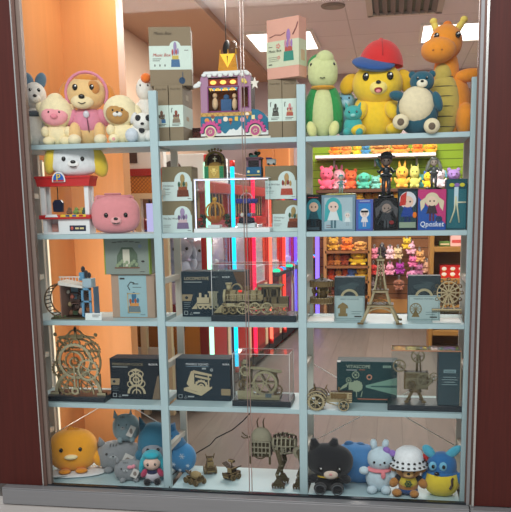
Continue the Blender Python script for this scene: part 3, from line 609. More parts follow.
def toy_print(T, x, z, w, h, cols, y=-.35, parent=None, rnd=1):
    """a little printed picture of a music box: base, drum, figures on top"""
    b = MB(T.u); R = random.Random(rnd)
    b.m(mat(cols[0], 'card')).prism([(x-w*.5, z), (x+w*.5, z), (x+w*.44, z+h*.3), (x-w*.44, z+h*.3)], y, y+.3)
    b.m(mat(cols[1], 'card')).b2(x-w*.36, y-.05, z+h*.3, x+w*.36, y+.3, z+h*.45)
    for k in range(4): b.m(mat(cols[2+k % 2], 'card')).e((x+w*(-.3+.2*k), y, z+h*(.52+.1*R.random())), (w*.1, .2, h*.13), None, 8)
    b.m(mat(cols[3], 'card')).e((x, y, z+h*.8), (w*.2, .2, h*.2), None, 10)
    return b.build('printed_picture', parent or T.body)
LW, LW2 = 'kraft boxes under the large music box carton', 'kraft boxes under the pink music box carton'
ZL = 55.0
Ts = []
for x0, x1, lab, c in ((155.5, 169.7, 'slim kraft box with mint label, left one under the large kraft carton', ('#3f6f9a', '#6a5a4a', '#5a4a3a', '#7a5a4a')), (170, 184, 'slim kraft box with mint label, beside the pink toy bus', ('#8a7a6a', '#a08a6a', '#6a4a3a', '#8a4a3a'))):
    T = carton('music_box_carton', lab, x0, x1, ZL, .10, S1, 38, KRAFT, LW); Ts.append(T)
    band(T, MINT, 15, 36); toy_print(T, 0, 19, 8, 12, c, rnd=3); lines(T, INKC, -4.5, 4.5, 18, 2, 1.3, t=.5); pipe(T, 'printed_note', INKC, ((-4.5, -.3, 29), (-4.5, -.3, 33), (-3.4, -.3, 33)), .3, T.body)
    words(T, 'Music Box', 2.6, 0, -.2, 50.5, mat('#5c5040', 'card'), T.body, 'printed_title', 'CENTER')
    for dz, hh in ((22, 4), (42, 5)): MB(T.u, mat('#b9a98c', 'card')).b2(T.w/2, 12, dz, T.w/2+.2, 22, dz+hh).build('side_print', T.body)
u1 = Ts[0].u
T = carton('music_box_carton', 'large kraft and mint music box carton on top of two slim kraft boxes', 151.5, 193, 56, .13, S1+ZL*u1+.001, 26, KRAFT, rot=.20)
band(T, MINT, 15.5, 38); words(T, 'Music Box', 4.2, -16, -.3, 48.5, mat('#4a4034', 'card'), T.body, 'printed_title', sh=.3); words(T, 'Music Box', 4.2, -17.5, -.4, 28, REDC, T.body, 'printed_title', sh=.3); lines(T, INKC, -17.5, -9, 26, 2, 1.8); lines(T, INKC, 14, 18, 34, 1, 1)
MB(T.u, MINT).cyl((5, -.35, 37), (5, -.1, 37), 5.6, n=24).build('label_disc', T.body); toy_print(T, 5, 18, 9, 24, ('#4a6f95', '#c9b25a', '#b85a5a', '#9a8ab0'), rnd=5)
b = MB(T.u, mat('#2f4a66', 'card')); b.cyl((11, -.3, 5), (11, -.05, 5), 3.2, n=16); b.b2(11.5, -.3, 5, 12.2, -.05, 13); b.build('printed_handle', T.body)
for k in range(3): MB(T.u, INKC).b2(-16+k*5, -.3, 18.5, -15+k*5, -.05, 20.5).build('printed_icon', T.body)
Ts = []
for x0, x1, lab, c in ((268.5, 282.3, 'slim kraft box with mint label, left one under the pink carton', ('#5a5a52', '#3a3a36', '#6a6a62', '#4a4a44')), (282.6, 296.5, 'slim kraft box with mint label, under the pink carton against the white post', ('#b05a4a', '#c9a07a', '#a04a4a', '#d08a8a'))):
    T = carton('music_box_carton', lab, x0, x1, 57, .08, S1, 30, KRAFT, LW2); Ts.append(T)
    band(T, MINT, 17, 38.5); toy_print(T, .5, 22, 7, 12, c, rnd=8); lines(T, INKC, -4, 4, 20.5, 2, 1.3, t=.5); pipe(T, 'printed_note', INKC, ((-4.5, -.3, 31), (-4.5, -.3, 35), (-3.4, -.3, 35)), .3, T.body)
    words(T, 'Music Box', 2.5, 0, -.2, 52, mat('#5c5040', 'card'), T.body, 'printed_title', 'CENTER')
PINKC = mat('#dca592', 'card'); SAGE = mat('#cdd2b4', 'card')
T = carton('music_box_carton', 'tall pink and sage music box carton on two slim kraft boxes', 265, 302.5, 57, .06, S1+57*Ts[0].u+.001, 15, PINKC, rot=-.42)
T.o.location.x -= .002
band(T, SAGE, 11, 36); words(T, 'Music Box', 3.6, -16.5, -.35, 25.5, mat('#40443a', 'card'), T.body, 'printed_title'); lines(T, mat('#8a8a78', 'card'), -16.5, -4, 21, 3, 1.8); lines(T, INKC, -16.5, -12, 31, 1, 1); lines(T, INKC, -16.5, -12.5, 14.5, 1, 1, t=1)
toy_print(T, 7, 16, 12, 30, ('#3f8a78', '#b25a50', '#c98aa0', '#a07ab0'), rnd=4)
b = MB(T.u, mat('#d98a80', 'card'))
for cx, cz, r in ((-5, 31, 1.7), (-4.5, 20, 1.2)):
    for k in range(5): b.e((cx+r*math.cos(k*1.257), -.35, cz+r*math.sin(k*1.257)), (r*.55, .2, r*.55), None, 8)
b.build('printed_blossom', T.body)
b = MB(T.u, mat('#8a5a56', 'card')); b.tube(((12, -.3, 40), (16, -.3, 46), (18, -.3, 51)), .6); b.tube(((-15, -.3, 40), (-8, -.3, 42), (-2, -.3, 41), (3, -.3, 43)), .4); b.build('printed_branch', T.body)
b = MB(T.u, mat('#d0b08c', 'card')); b.b2(T.w/2+.13, 4, 16, T.w/2+.3, 11, 26); b.build('side_picture', T.body)
# ---- the toy bus
T = thing('music_box_bus', 'pink and blue sweet shop bus music box with lit windows and a golden sign', 'music box', 232, 137, S1, .10)
MB(T.u, mat('#dcd9cc', 'paint')).b2(-43, -6, 0, 40, 24, 3.2, .3).build('base_board', T.o)
UP = mat('#a8809a', 'kit', var=.08); BLU = mat('#33748f', 'kit', var=.08); ICE = mat('#dfe3e0', 'paint'); WAF = mat('#c9a05a', 'lattice', line='#9a7236'); PK2 = mat('#c9568e', 'kit', var=.08)
D0, D1 = 0, 22
pts = [(-31, 27), (20, 27), (20, 60), (18, 63.5), (14, 65.5), (-25, 65.5), (-29, 63.5), (-31, 60)]
sh = MB(T.u, UP)       # front wall with two openings, built from strips round them
for x0, x1, z0, z1 in ((-31, -23, 27, 60), (7, 11, 27, 60), (17.5, 20, 27, 60), (-23, 7, 27, 29), (-23, 7, 51, 53), (11, 17.5, 27, 32), (11, 17.5, 51, 60), (-23, 7, 60, 61)): sh.b2(x0, 0, z0, x1, 1.4, z1)
sh.prism([(-31, 60), (20, 60), (18, 64), (14, 66), (-25, 66), (-29, 64)], 0, 1.4)
sh.b2(-31, 1.4, 27, -29.5, 22, 62); sh.b2(18.5, 1.4, 27, 20, 22, 62); sh.b2(-30, 20.5, 27, 19, 22, 62); sh.build('upper_shell', T.o)
rf = MB(T.u, ICE); rf.b2(-28, -.8, 63.5, 17, 23, 67.2, 1.4)
for k in range(9): rf.e((-27+k*5.5, -.9, 63.5-(k % 2)*.8), (2.6, .8, 1.7), None, 10)
rf.build('icing_roof', T.o)
MB(T.u, mat('#7a4a2c', 'kit')).b2(-29, 14, 27, 18.5, 15, 61).build('interior_wall', T.o); LIT = mat('#ffb45a', 'glow', power=2.2)
sp = MB(T.u, mat('#8a3a2a', 'kit')).b2(-23, 1.0, 53.4, 7, 2.2, 59.6).build('sign_panel', T.o); b = MB(T.u, LIT)
for k in range(3): b.e((-18+k*10, .8, 56.5), (3.2, .6, 2.0), None, 12)
for k in range(3): b.build('sign_lamp', sp) if k == 0 else None
MB(T.u, LIT).b2(-20, 3, 49.2, 5, 4, 50.4).build('light_strip', T.o, 'warm glowing strip light')
b = MB(T.u, mat('#3e5f86', 'kit')); b.b2(-12, 6, 29, -1, 10, 41, .4); b.e((-6.5, 8, 43), (3, 3, 3)); b.build('counter_machine', T.o)
el(T, 'figure', pl('#d8b890'), ((-18, 7, 37), (3, 3, 6)), ((-18, 7, 45), (2.4, 2.4, 2.6))); el(T, 'figure', pl('#d8b890'), ((2, 7, 36), (2.6, 2.6, 6)), ((2, 7, 44), (2.2, 2.2, 2.4)))
b = MB(T.u)
for k in range(8): b.m(mat(('#e8c24a', '#5aa0b4')[k % 2], 'paint')).prism([(-22.5+k*3.7, 51), (-18.8+k*3.7, 51), (-20.6+k*3.7, 47.8)], -.5, -.1)
b.build('bunting', T.o)
wf = MB(T.u, mat('#8a4a78', 'kit'))
for x0, z0, x1, z1 in ((-24, 28, -23, 52), (7, 28, 8, 52), (-24, 28, 8, 29), (-24, 51.5, 8, 52.5), (10.4, 31.4, 11.2, 51.5), (17.2, 31.4, 18, 51.5), (10.4, 31.4, 18, 32.2), (10.4, 50.8, 18, 51.6)): wf.b2(x0, -.6, z0, x1, .2, z1)
wf.build('window_frame', T.o)
MB(T.u, WAF).b2(-31.4, -.5, 24, 20.5, 1.2, 27.5).build('wafer_strip', T.o)
low = MB(T.u, BLU); low.prism([(-31.5, 6), (37, 6), (37, 20), (33, 25), (27, 29), (20.5, 30), (20.5, 26), (-31.5, 26)], -.2, 22.5); low = low.build('lower_body', T.o)
dr = MB(T.u, ICE); dr.prism([(-31.6, 5)]+[(37, 5), (37, 9)]+[(36-k*2, 9+2.2*math.sin(k*1.1)+(3 if 12 < k < 18 else 0)) for k in range(34)]+[(-31.6, 9)], -.7, -.25); dr.build('icing_drip', low)
sw = ('#e08a3c', '#e6d9a0', '#c95a7a', '#f0e0c8', '#8a4a3a', '#e8c24a', '#d8a0b0'); R = random.Random(2)
for k, (x, z) in enumerate(((-25, 20), (-19, 21.5), (-12, 19), (-6, 21), (-1, 18), (5, 21), (11, 20), (16, 23), (22, 22), (29, 22))):
    b = MB(T.u, mat(sw[k % 7], 'paint')); 
    if k % 3 == 0: b.cyl((x, -.8, z), (x, -.3, z), 2.4, n=14)
    elif k % 3 == 1: b.prism([(x-1.6, z+1), (x, z-3), (x+1.6, z+1)], -.8, -.3); b.m(mat(sw[(k+3) % 7], 'paint')).cyl((x, -.8, z+2), (x, -.3, z+2), 1.9, n=12)
    else: b.b2(x-1.6, -.8, z-2, x+1.6, -.3, z+2)
    b.build('sweet_decal', low)
for x in (-21.5, 24):
    a = MB(T.u, PK2)
    a.ring((x, -1.2, 9), 9.5, 7, 2, n=18, a0=-.15, a1=PI+.15)
    for k in range(9): a.e((x+9.6*math.cos(k*PI/8), -1.4, 9+9.6*math.sin(k*PI/8)), (1.6, 1, 1.6), None, 8)
    a.build('wheel_arch', low)
    for y in (-2.2, 20.8):
        w = MB(T.u, mat('#e2d2b0', 'kit')); w.cyl((x, y, 9), (x, y+2.2, 9), 5.8, n=24); w.m(PK2)
        w.ring((x, y-.2, 9), 4.4, 3.2, .6, n=20); w.wheel((x, y-.3, 9), 2.9, .5, 5); w.build('wheel', T.o)
el(T, 'cloud', ICE, ((-34, -1, 54), (3.6, 1.2, 2.2)), ((-32, -1, 56), (2.4, 1.2, 2)), ((-36, -1, 53), (2, 1.2, 1.6)))
b = MB(T.u, mat('#e0c85a', 'paint')); b.e((13, -1, 57), (2.6, .7, 2.2), None, 10); b.e((15, -1, 55.5), (1.8, .7, 1.5), None, 10); b.build('banana_decal', T.o)
b = MB(T.u, mat('#e3dccc', 'paint')); b.prism([(24+4.4*math.sin(k*PI/5)*(1 if k % 2 == 0 else .45), 54+6*math.cos(k*PI/5)*(1 if k % 2 == 0 else .45)) for k in range(10)], -.5, 1); b.tube(((20, 0, 54), (24, 0, 54)), .4); b.build('star_sign', T.o)
g = MB(T.u, mat('#c98a2e', 'kit')); g.prism([(-14, 67), (6, 67), (4, 84), (-12, 84)], 6, 12); g = g.build('golden_sign', T.o)
MB(T.u, mat('#ffcf4a', 'glow', power=1.3)).prism([(-11.5, 84), (3.5, 84), (-4, 71)], 5.2, 5.9).build('lit_triangle', g, 'glowing yellow triangle'); MB(T.u, mat('#6a4a1a', 'kit')).prism([(-4.6, 82), (-3.4, 82), (-4, 74)], 4.8, 5.15).build('hand', g)
for x in (-12, -4, 4): MB(T.u, mat('#d9a040', 'kit')).cyl((x, 9, 84), (x, 9, 89), .9, .3, 8).build('spike', g)
T = thing('gift_box', 'small brown patterned box behind the left wheel of the toy bus', 'box', 198.5, 138, S1, .27); MB(T.u, mat('#6a3326', 'lattice', line='#2c1510')).b2(-6, 0, 0, 5, 8, 16, .4).build('carton', T.o); MB(T.u, mat('#3c1c16', 'card')).b2(-6.3, -.3, 12.5, 5.3, 8.3, 16.4, .3).build('lid', T.o)
# ---- plush of the right bay
PG = pl('#c9cf94'); GRN = pl('#2a8a46')
T = thing('plush_lizard', 'pale green plush lizard in a green coat with its head raised', 'plush toy', 323, 137, S1, .09)
el(T, 'body', PG, ((0, 0, 24), (13, 11, 25))); c = el(T, 'coat', GRN, ((-10, 3, 27), (9, 10, 24), (0, .15, 0)), ((11, 3, 27), (9, 10, 24), (0, -.15, 0))); el(T, 'collar', pl('#d99a2e'), ((0, 0, 48), (12, 10, 3)), parent=c)
hd = el(T, 'head', PG, ((0, -2, 62), (15, 13, 15), None, .8), ((2, -6, 74), (9, 8, 8))); el(T, 'cap', GRN, ((-6, 4, 73), (10, 9, 7), (0, -.5, 0)), parent=hd); eyes(T, hd, 11, -11, 68, 1.3, 0, False); pipe(T, 'mouth', INK, ((-2.5, -15, 55), (0, -15.6, 54.5), (2.5, -15, 55)), .4, hd)
two(T, 'foot', pl('#d8d890'), (11, -11, 7), (5, 5, 8), (0, .25, 0)); two(T, 'arm', GRN, (15, -3, 27), (4, 5, 13), (0, -.25, 0))
BL = pl('#7fb3cc')
T = thing('plush_mouse', 'small light blue plush mouse tucked between green lizard and yellow puppy', 'plush toy', 346, 136, S1, .20)
el(T, 'body', BL, ((0, 0, 15), (9.5, 8, 15))); hd = el(T, 'head', BL, ((0, -2, 36), (9, 9, 9.5))); el(T, 'ear', BL, ((-10, 0, 40), (5, 3, 6), (0, .3, 0)), parent=hd); el(T, 'ear', pl('#5f93b4'), ((10.5, 0, 33), (5, 3, 6), (0, -.3, 0)), parent=hd); el(T, 'muzzle', pl('#a8cfdc'), ((-1, -9, 33), (5, 3.5, 4)), parent=hd); eyes(T, hd, 4, -10, 38, 1, -1, False)
TL = pl('#3fa6a0')
T = thing('plush_cat', 'little teal plush kitten in front of the light blue mouse', 'plush toy', 353, 136, S1, .07)
el(T, 'body', TL, ((0, 0, 10), (9.5, 7, 10))); hd = el(T, 'head', TL, ((0, -3, 22), (9, 7.5, 7.5)))
for s in (-1, 1): MB(T.u, TL).cyl((s*5.5, -2, 26), (s*7.5, -2, 32.5), 3, .3, 10).build('ear', hd)
eyes(T, hd, 3.5, -9.6, 22.5, 1.1); el(T, 'muzzle', pl('#8fd0c8'), ((0, -9.6, 19.3), (2.6, 1.4, 1.7)), parent=hd); two(T, 'paw', TL, (6, -5, 4), (4, 5, 4))
YL = pl('#edc52e')
T = thing('plush_dog', 'large yellow plush puppy wearing a red and blue cap', 'plush toy', 376, 135, S1, .145)
el(T, 'body', YL, ((0, 2, 22), (24, 16, 24))); hd = el(T, 'head', YL, ((1, -2, 50), (25, 20, 21))); el(T, 'muzzle', pl('#f4da7a'), ((2, -18, 45), (9, 6, 7)), parent=hd); el(T, 'nose', INK, ((2, -24, 49), (2.4, 1.4, 1.7)), parent=hd); eyes(T, hd, 11.5, -19.5, 55, 3.4, 1.5)
el(T, 'mouth', pl('#8a2a28'), ((2, -22.8, 42), (4, 1.6, 3)), parent=hd); el(T, 'tongue', pl('#e08a90'), ((2, -23.6, 40.8), (2.6, 1.4, 1.8)), parent=hd)
el(T, 'ear', pl('#e0b024'), ((-27, 1, 52), (8, 5, 11), (0, .7, 0)), parent=hd); el(T, 'ear', pl('#e0b024'), ((29, 1, 52), (8, 5, 13), (0, -.5, 0)), parent=hd)
CAPR = pl('#cc2b2a'); CAPB = pl('#274f8e')
cp = MB(T.u, CAPR).dome((4, 2, 68), (22, 20, 25), (0, .06, 0), 20, -.1).build('cap', T.o); b = MB(T.u, CAPB); b.e((-3, -12, 68.5), (21, 16, 4.2), (.5, 0.12, 0), 20); b.build('cap_brim', cp, 'blue cap brim')
MB(T.u, pl('#4a5560')).e((-3, -13.4, 65.6), (18.5, 13.5, 3), (.5, .12, 0), 18).build('brim_lining', cp); el(T, 'cap_button', CAPR, ((4, 2, 93), (2.2, 2.2, 1.4)), parent=cp); pipe(T, 'cap_seam', pl('#a82222'), [(4+2*math.sin(a), 2-20.2*math.sin(a), 68+25.2*math.cos(a)) for a in (.1, .4, .7, 1.0, 1.3)], .5, cp)
two(T, 'arm', YL, (15, -13, 24), (6.5, 6, 9), (0, -.4, 0)); two(T, 'foot', YL, (18, -15, 6), (8.5, 9, 6))
TB = pl('#22586a'); CB = pl('#e0d2ae')
T = thing('plush_bear', 'round dark teal plush bear with cream belly beside the tall orange dinosaur', 'plush toy', 417, 133, S1, .06)
el(T, 'body', TB, ((0, 2, 23), (21, 15, 24))); el(T, 'belly', CB, ((-1, -5, 27), (17.5, 11, 18.5))); hd = el(T, 'head', TB, ((4, -1, 50), (12, 10, 10))); eyes(T, hd, 4.4, -10.4, 52, 1.3, 4); el(T, 'muzzle', pl('#efe6cc'), ((4, -9.6, 47), (5.4, 3.2, 4)), parent=hd); el(T, 'nose', INK, ((4, -12.8, 48.6), (1.7, 1, 1.2)), parent=hd)
two(T, 'ear', TB, (9.5, 1, 57), (3.6, 2.5, 3.6), None, 4, hd); el(T, 'arm', TB, ((-20, -5, 37), (8, 6, 4.8), (0, .2, 0))); el(T, 'arm', TB, ((19, -5, 30), (4.8, 6, 10), (0, -.3, 0)))
for x, z in ((-16, 11), (14, 6)):
    ft = el(T, 'foot', CB, ((x, -14, z), (8, 5, 7.5))); el(T, 'foot_pad', pl('#6a5a4a'), ((x, -18, z-.5), (3.6, 1.6, 3.6)), parent=ft)
OR = pl('#e8912a'); YB = pl('#c3ad55')
T = thing('plush_dinosaur', 'tall orange plush dinosaur with two stubby yellow horns at the right end of the shelf', 'plush toy', 449, 132, S1, .21)
el(T, 'body', OR, ((0, 4, 30), (21, 16, 33))); nk = el(T, 'neck', OR, ((-4, 2, 62), (12.5, 12, 22))); be = el(T, 'belly', YB, ((-6, -5, 29), (16.5, 13, 31)), ((-7, -5, 58), (9, 8, 12)))
for k in range(6):
    z = 8+k*9.5; hw = 15.5*math.sqrt(max(.1, 1-((z-29)/33)**2)); yy = -5-13*math.sqrt(max(.05, 1-((z-29)/31)**2))
    pipe(T, 'belly_stripe', pl('#4a4426'), [(-6+hw*t, yy+9*t*t*hw/16-.2, z) for t in (-.9, -.6, -.3, 0, .3, .6, .9)], .45, be, 6)
hd = el(T, 'head', OR, ((-5, -2, 89), (16, 15, 17))); sn = el(T, 'snout', OR, ((-12, -13, 80), (17, 13, 12))); sn.parent = hd
two(T, 'nostril', pl('#a85a1a'), (4, -25, 78), (1.2, .8, .8), None, -13, sn); eyes(T, hd, 10, -14.5, 93, 2.6, -4)
HN = pl('#e8cf62')

for x0, x1 in ((-14, -17), (5, 11)):
    hn = MB(T.u, HN).tube(((x0, 0, 100), (x1, 0, 108)), [3.6, 3.0], 10).build('horn', hd); el(T, 'horn_tip', HN, ((x1+(x1-x0)*.1, 0, 109.5), (3.8, 3.6, 3.4)), parent=hn)
el(T, 'tuft', pl('#e07a1e'), ((-4, -2, 105), (4.5, 4, 4)), parent=hd)
for k in range(4): MB(T.u, HN).cyl((4+k*3, 12, 72-k*11), (7+k*3, 18, 75-k*11), 3, .3, 8).build('back_spike', T.o)
el(T, 'arm', OR, ((17, -2, 57), (15, 7, 6.5), (0, -.12, 0))); el(T, 'arm', OR, ((-22, -4, 50), (7, 6, 12), (0, .4, 0))); el(T, 'leg', OR, ((15, -8, 15), (9.5, 11, 16))); el(T, 'leg', OR, ((-19, -8, 13), (9, 10, 14)))
# ------------------------------------------------------------------ second shelf
NAVY = mat('#1c2340', 'plastic'); TRED = mat('#c02424', 'plastic'); TWH = mat('#e4e6e6', 'plastic'); GOLD = mat('#d9a83c', 'metal', .35, .5)
T = thing('toy_claw_machine', 'miniature red and white toy claw machine under the white and yellow cushion', 'toy', 66, 228, S2, .06); TC = T
b = MB(T.u, TWH); b.b2(-24, 0, 0, -20, 16, 15); b.b2(-8, 0, 0, 25, 16, 15, .4); b.b2(-20, 0, 0, -8, 16, 2); b.b2(-20, 13, 2, -8, 16, 15); base = b.build('base', T.o)
MB(T.u, mat('#b98a80', 'plastic')).b2(-19.5, 10, 2.2, -8.5, 13.5, 10).build('prize_chute', base)
tr = MB(T.u, TRED).b2(-27, -3, 14.8, 27, 17, 19, .8).build('control_tray', T.o); b = MB(T.u, mat('#e6c03a', 'plastic')); b.prism([(-4, 17), (23, 17), (23, 19.4), (-3, 19.4)], -3.5, -3.1); b.build('yellow_strip', tr)
for k, c in enumerate(('#1c3a78', '#2a5aa8', '#b02020')): MB(T.u, mat(c, 'plastic')).b2(2+k*7, -3.9, 17.4, 6+k*7, -3.5, 19).build('key', tr)
b = MB(T.u, TWH)
b.prism([(-20, 17), (-6, 17), (-8, 19.6), (-18, 19.6)], -3.6, -3.1); b.build('sticker', tr)
for x in (-23, 23):
    for y in (2.5, 13): MB(T.u, TWH).b2(x-2.2, y-2, 19, x+2.2, y+2, 47, .3).build('post', T.o)
b = MB(T.u, ACR); b.b2(-20.5, 2.6, 19.2, 20.5, 3.0, 46); b.b2(20.9, 5, 19.2, 21.3, 13, 46); b.build('window', T.o)
rf = MB(T.u, TRED); rf.prism([(-27, 47), (27, 47), (29, 56), (-29, 56)], -2, 17); rf = rf.build('roof', T.o); MB(T.u, TRED).b2(-29.5, -3, 54.5, 29.5, 17.5, 57, .5).build('roof_rim', rf)
b = MB(T.u, TWH); b.prism([(-3-6.8, 51)]+[(-3-6.8*math.cos(a*PI/12), 53+8*math.sin(a*PI/12)) for a in range(13)]+[(3.8, 51)], -3.9, -3.2); eb = b.build('emblem', rf)
b = MB(T.u, mat('#2a62b8', 'plastic')); b.prism([(-3-5.6*math.cos(a*PI/12), 53+6.6*math.sin(a*PI/12)) for a in range(13)], -4.2, -3.8); b.m(mat('#c02424', 'plastic')); b.prism([(-8.6, 51.4), (2.6, 51.4), (2.6, 53), (-8.6, 53)], -4.2, -3.8); b.build('emblem_disc', eb)
words(T, 'P', 9.5, -3, -4.4, 52.3, mat('#f2d22a', 'plastic'), eb, 'emblem_letter', 'CENTER')
lb = face(T, 'label', NAVY, 4, 3, 21, 8.6, .3, base); MB(T.u, mat('#c05a4a', 'plastic')).e((6.5, -.4, 5.8), (1.5, .3, 1.8)).build('label_dot', lb); b = MB(T.u, mat('#d8c890', 'plastic')); b.b2(10, -.6, 4.8, 13.6, -.3, 6.6); b.b2(14.8, -.6, 4.8, 19, -.3, 6.6); b.build('label_print', lb)
b = MB(T.u, NAVY); b.prism([(-16, 22), (-6, 22), (-5.6, 31), (-8, 34), (-14, 34), (-16.4, 31)], 8, 11); tg = b.build('hanging_claw_cover', T.o); MB(T.u, INKC).tube(((-11, 9.5, 34), (-11, 9.5, 47)), .5, 6).build('cord', tg)
for k, (x, c) in enumerate(((1, '#8a5a34'), (8, '#8aa84a'), (14, '#d9b83a'), (17, '#3a5a48'))):
    el(T, 'tiny_prize', mat(c, 'plush'), ((x, 8, 21.4), (3, 3, 2.6)), ((x+.6, 8, 24.4), (2, 2, 2)))
ur = T.u
# white and yellow cushion on its roof
T = thing('plush_cushion', 'white plush puppy cushion with yellow ears on the toy claw machine', 'cushion', 76, 178, S2+57*ur+.001, .10)
b = MB(T.u, pl('#dfe3e4')); b.e((0, 0, 15), (25, 9, 15.5), None, 24, .8); bd = b.build('cushion', T.o)
el(T, 'ear', pl('#e2c640'), ((-23, 1, 16), (7, 8, 15), (0, .2, 0)), parent=bd); el(T, 'ear', pl('#e2c640'), ((22, 1, 14), (9, 8, 16), (0, -.35, 0)), parent=bd); el(T, 'muzzle', pl('#f0f0ec'), ((-1, -8, 11), (6, 2.5, 4)), parent=bd)
eyes(T, bd, 9, -9, 16, 2, -1, False); el(T, 'nose', INK, ((-1, -10.3, 13), (2.6, 1.2, 1.7)), parent=bd); pipe(T, 'mouth', INK, ((-4, -10.4, 8.6), (-1, -10.8, 8), (2, -10.4, 8.6)), .5, bd)
# pink cushion
PKC = pl('#d98c90')
T = thing('plush_cushion', 'pink plush bear cushion with a flat strap on top beside toy claw machine', 'cushion', 116.5, 230, S2, .12)
b = MB(T.u, PKC); b.e((0, 0, 18.5), (24, 11, 18.5), None, 24, .7); bd = b.build('cushion', T.o); b = MB(T.u, pl('#c97f84')); b.b2(-17, -5, 34, 16, 5, 37.6, 1.2); b.b2(-10, -4, 37.6, 6, 4, 39.6, .9); b.build('strap', bd)
two(T, 'ear', PKC, (15, 2, 34), (4.5, 3, 4), None, -1, bd); eyes(T, bd, 9.5, -10.9, 18, 2.1, 1, False); el(T, 'muzzle', pl('#e6a8a8'), ((1, -10.4, 12.5), (5.5, 2.6, 4)), parent=bd); el(T, 'nose', INK, ((1, -13, 14.5), (2.2, 1.1, 1.5)), parent=bd); pipe(T, 'mouth', INK, ((-2.5, -12.5, 10.5), (1, -13, 9.7), (4.5, -12.5, 10.5)), .45, bd)
# music box cartons of the middle bay
KD = mat('#7d7258', 'card'); MW = mat('#c9dad6', 'card')
def arch_carton(x0, x1, h, z, lab, title, cols, rnd, lift=0.0, ax=None):
    T = carton('music_box_carton', lab, x0, x1, h, .12, z, 24, KD, 'arched label cartons beside the clear case'); w = T.w/2
    ax = w*.38 if ax is None else ax; face(T, 'label_band', MW, -w+.05, .05, w-.05, h*.56)
    b = MB(T.u, MW); b.prism([(ax-8.5, h*.55)]+[(ax-8.5*math.cos(a*PI/12), h*.57+h*.27*math.sin(a*PI/12)) for a in range(13)]+[(ax+8.5, h*.55)], -.24, -.02); b.build('label_arch', T.body)
    toy_print(T, ax, h*.12, 12.5, h*.66, cols, rnd=rnd, y=-.5); words(T, title[0], 2.6, -w+1.2, -.3, h*.42, INKC, T.body, 'printed_title'); title[1] and words(T, title[1], 2.6, -w+1.2, -.3, h*.33, INKC, T.body, 'printed_title'); lines(T, mat('#7d8885', 'card'), -w+1.2, -w+9, h*.25, 2, 1.8); lines(T, INKC, w-5, w-1.5, h*.07, 1, 1)
    return T
WD1 = ('#6a3a2a', '#8a4a30', '#3a5a44', '#a08a5a')
T = arch_carton(161.5, 192.5, 31, S2, 'lower of two arched label cartons beside the left white post', ('The Sky Wheel', ''), ('#7a6a88', '#c9b0b4', '#6a5a78', '#9a88a8'), 3); uu = T.u
arch_carton(161.5, 192.5, 33.5, S2+31*uu+.001, 'upper of two arched label cartons beside the left white post', ('Christmas', 'House'), WD1, 4)
T = arch_carton(272.5, 303, 31, S2, 'lower arched label carton by the middle white post, partly behind it', ('Christmas', 'House'), WD1, 6)
arch_carton(265, 296.5, 32.5, S2+31*uu+.001, 'upper arched label carton by the middle white post', ('The Birthday', 'Song'), ('#a84a3a', '#e0d0c8', '#8a3a34', '#b09060'), 7)
# clear display case with two music boxes
def clear_case(label, x0, x1, h, Y, z, D, base_m, bh, py, edge='#e6ecec', rot=0.0, m=None, cat='display case'):
    T = thing('display_case', label, cat, (x0+x1)/2, py, z, Y, None, rot); w = (x1-x0)/2; T.w = x1-x0
    MB(T.u, base_m).b2(-w, 0, 0, w, D, bh, .4).build('base', T.o); t = .35; q = w-1.2; a = m or ACR
    cv = MB(T.u, a); cv.b2(-q, 1.2, bh, q, 1.2+t, h); cv.b2(-q, D-1.2-t, bh, q, D-1.2, h); cv.b2(-q, 1.2+t, bh, -q+t, D-1.2-t, h); cv.b2(q-t, 1.2+t, bh, q, D-1.2-t, h); cv.b2(-q, 1.2, h, q, D-1.2, h+t); cv = cv.build('cover', T.o)
    b = MB(T.u, mat(edge, 'acrylic', rough=None)); 
    em = mat(edge, 'plastic', .2); b = MB(T.u, em); r = .22
    for x in (-q, q):
        for y in (1.2, D-1.2): b.cyl((x, y, bh), (x, y, h+t), r, n=6)
    for y in (1.2, D-1.2): b.cyl((-q, y, h+t), (q, y, h+t), r, n=6)
    for x in (-q, q): b.cyl((x, 1.2, h+t), (x, D-1.2, h+t), r, n=6)
    b.build('edge_line', cv)
    return T
CS = clear_case('wide clear display case on a white base holding two music boxes', 192.5, 270, 53, .035, S2, 46, TWH, 4.2, 215)
b = MB(CS.u, mat('#e6e2ff', 'glow', power=2.6)); b.b2(-37.2, 1.7, 4.4, -36.4, 2.4, 52.6); b.b2(-36.4, 1.7, 51.8, 37, 2.4, 52.6); b.build('led_edge', CS.o, 'glowing white light strip')
cz = S2+4.2*CS.u+.001; ctop = S2+53.6*CS.u+.001
T = thing('music_box', 'golden pumpkin carriage music box with green wreaths in the clear case', 'music box', 215, 222, cz, .13)
PUM = mat('#c98a3a', 'kit', var=.15); DKG = mat('#2c3a26', 'kit')
MB(T.u, TWH).b2(-6, -6, 0, 6, 6, 3, .3).build('plinth', T.o)
b = MB(T.u, PUM)
for k in range(10):
    a = k*PI/5; b.tube([(9.6*math.sin(t)*math.cos(a), 9.6*math.sin(t)*math.sin(a), 15.5-9.5*math.cos(t)) for t in (.3, .7, 1.1, 1.57, 2.0, 2.4, 2.8)], .8, 6)
b.m(mat('#b5622c', 'kit', var=.15)).dome((0, 0, 13.5), (9, 9, 9), (PI, 0, 0), 16, .1); b.m(PUM); b.e((0, 0, 24), (5, 5, 1.4)); b.build('pumpkin_cage', T.o); el(T, 'passenger', mat('#6a4a34', 'kit'), ((0, 0, 16), (3, 3, 5)))
b = MB(T.u, GOLD); b.cyl((0, 0, 24), (0, 0, 27), 1.6, 1); b.e((0, 0, 28), (2.6, 2.6, 2.4)); b.build('crown', T.o)
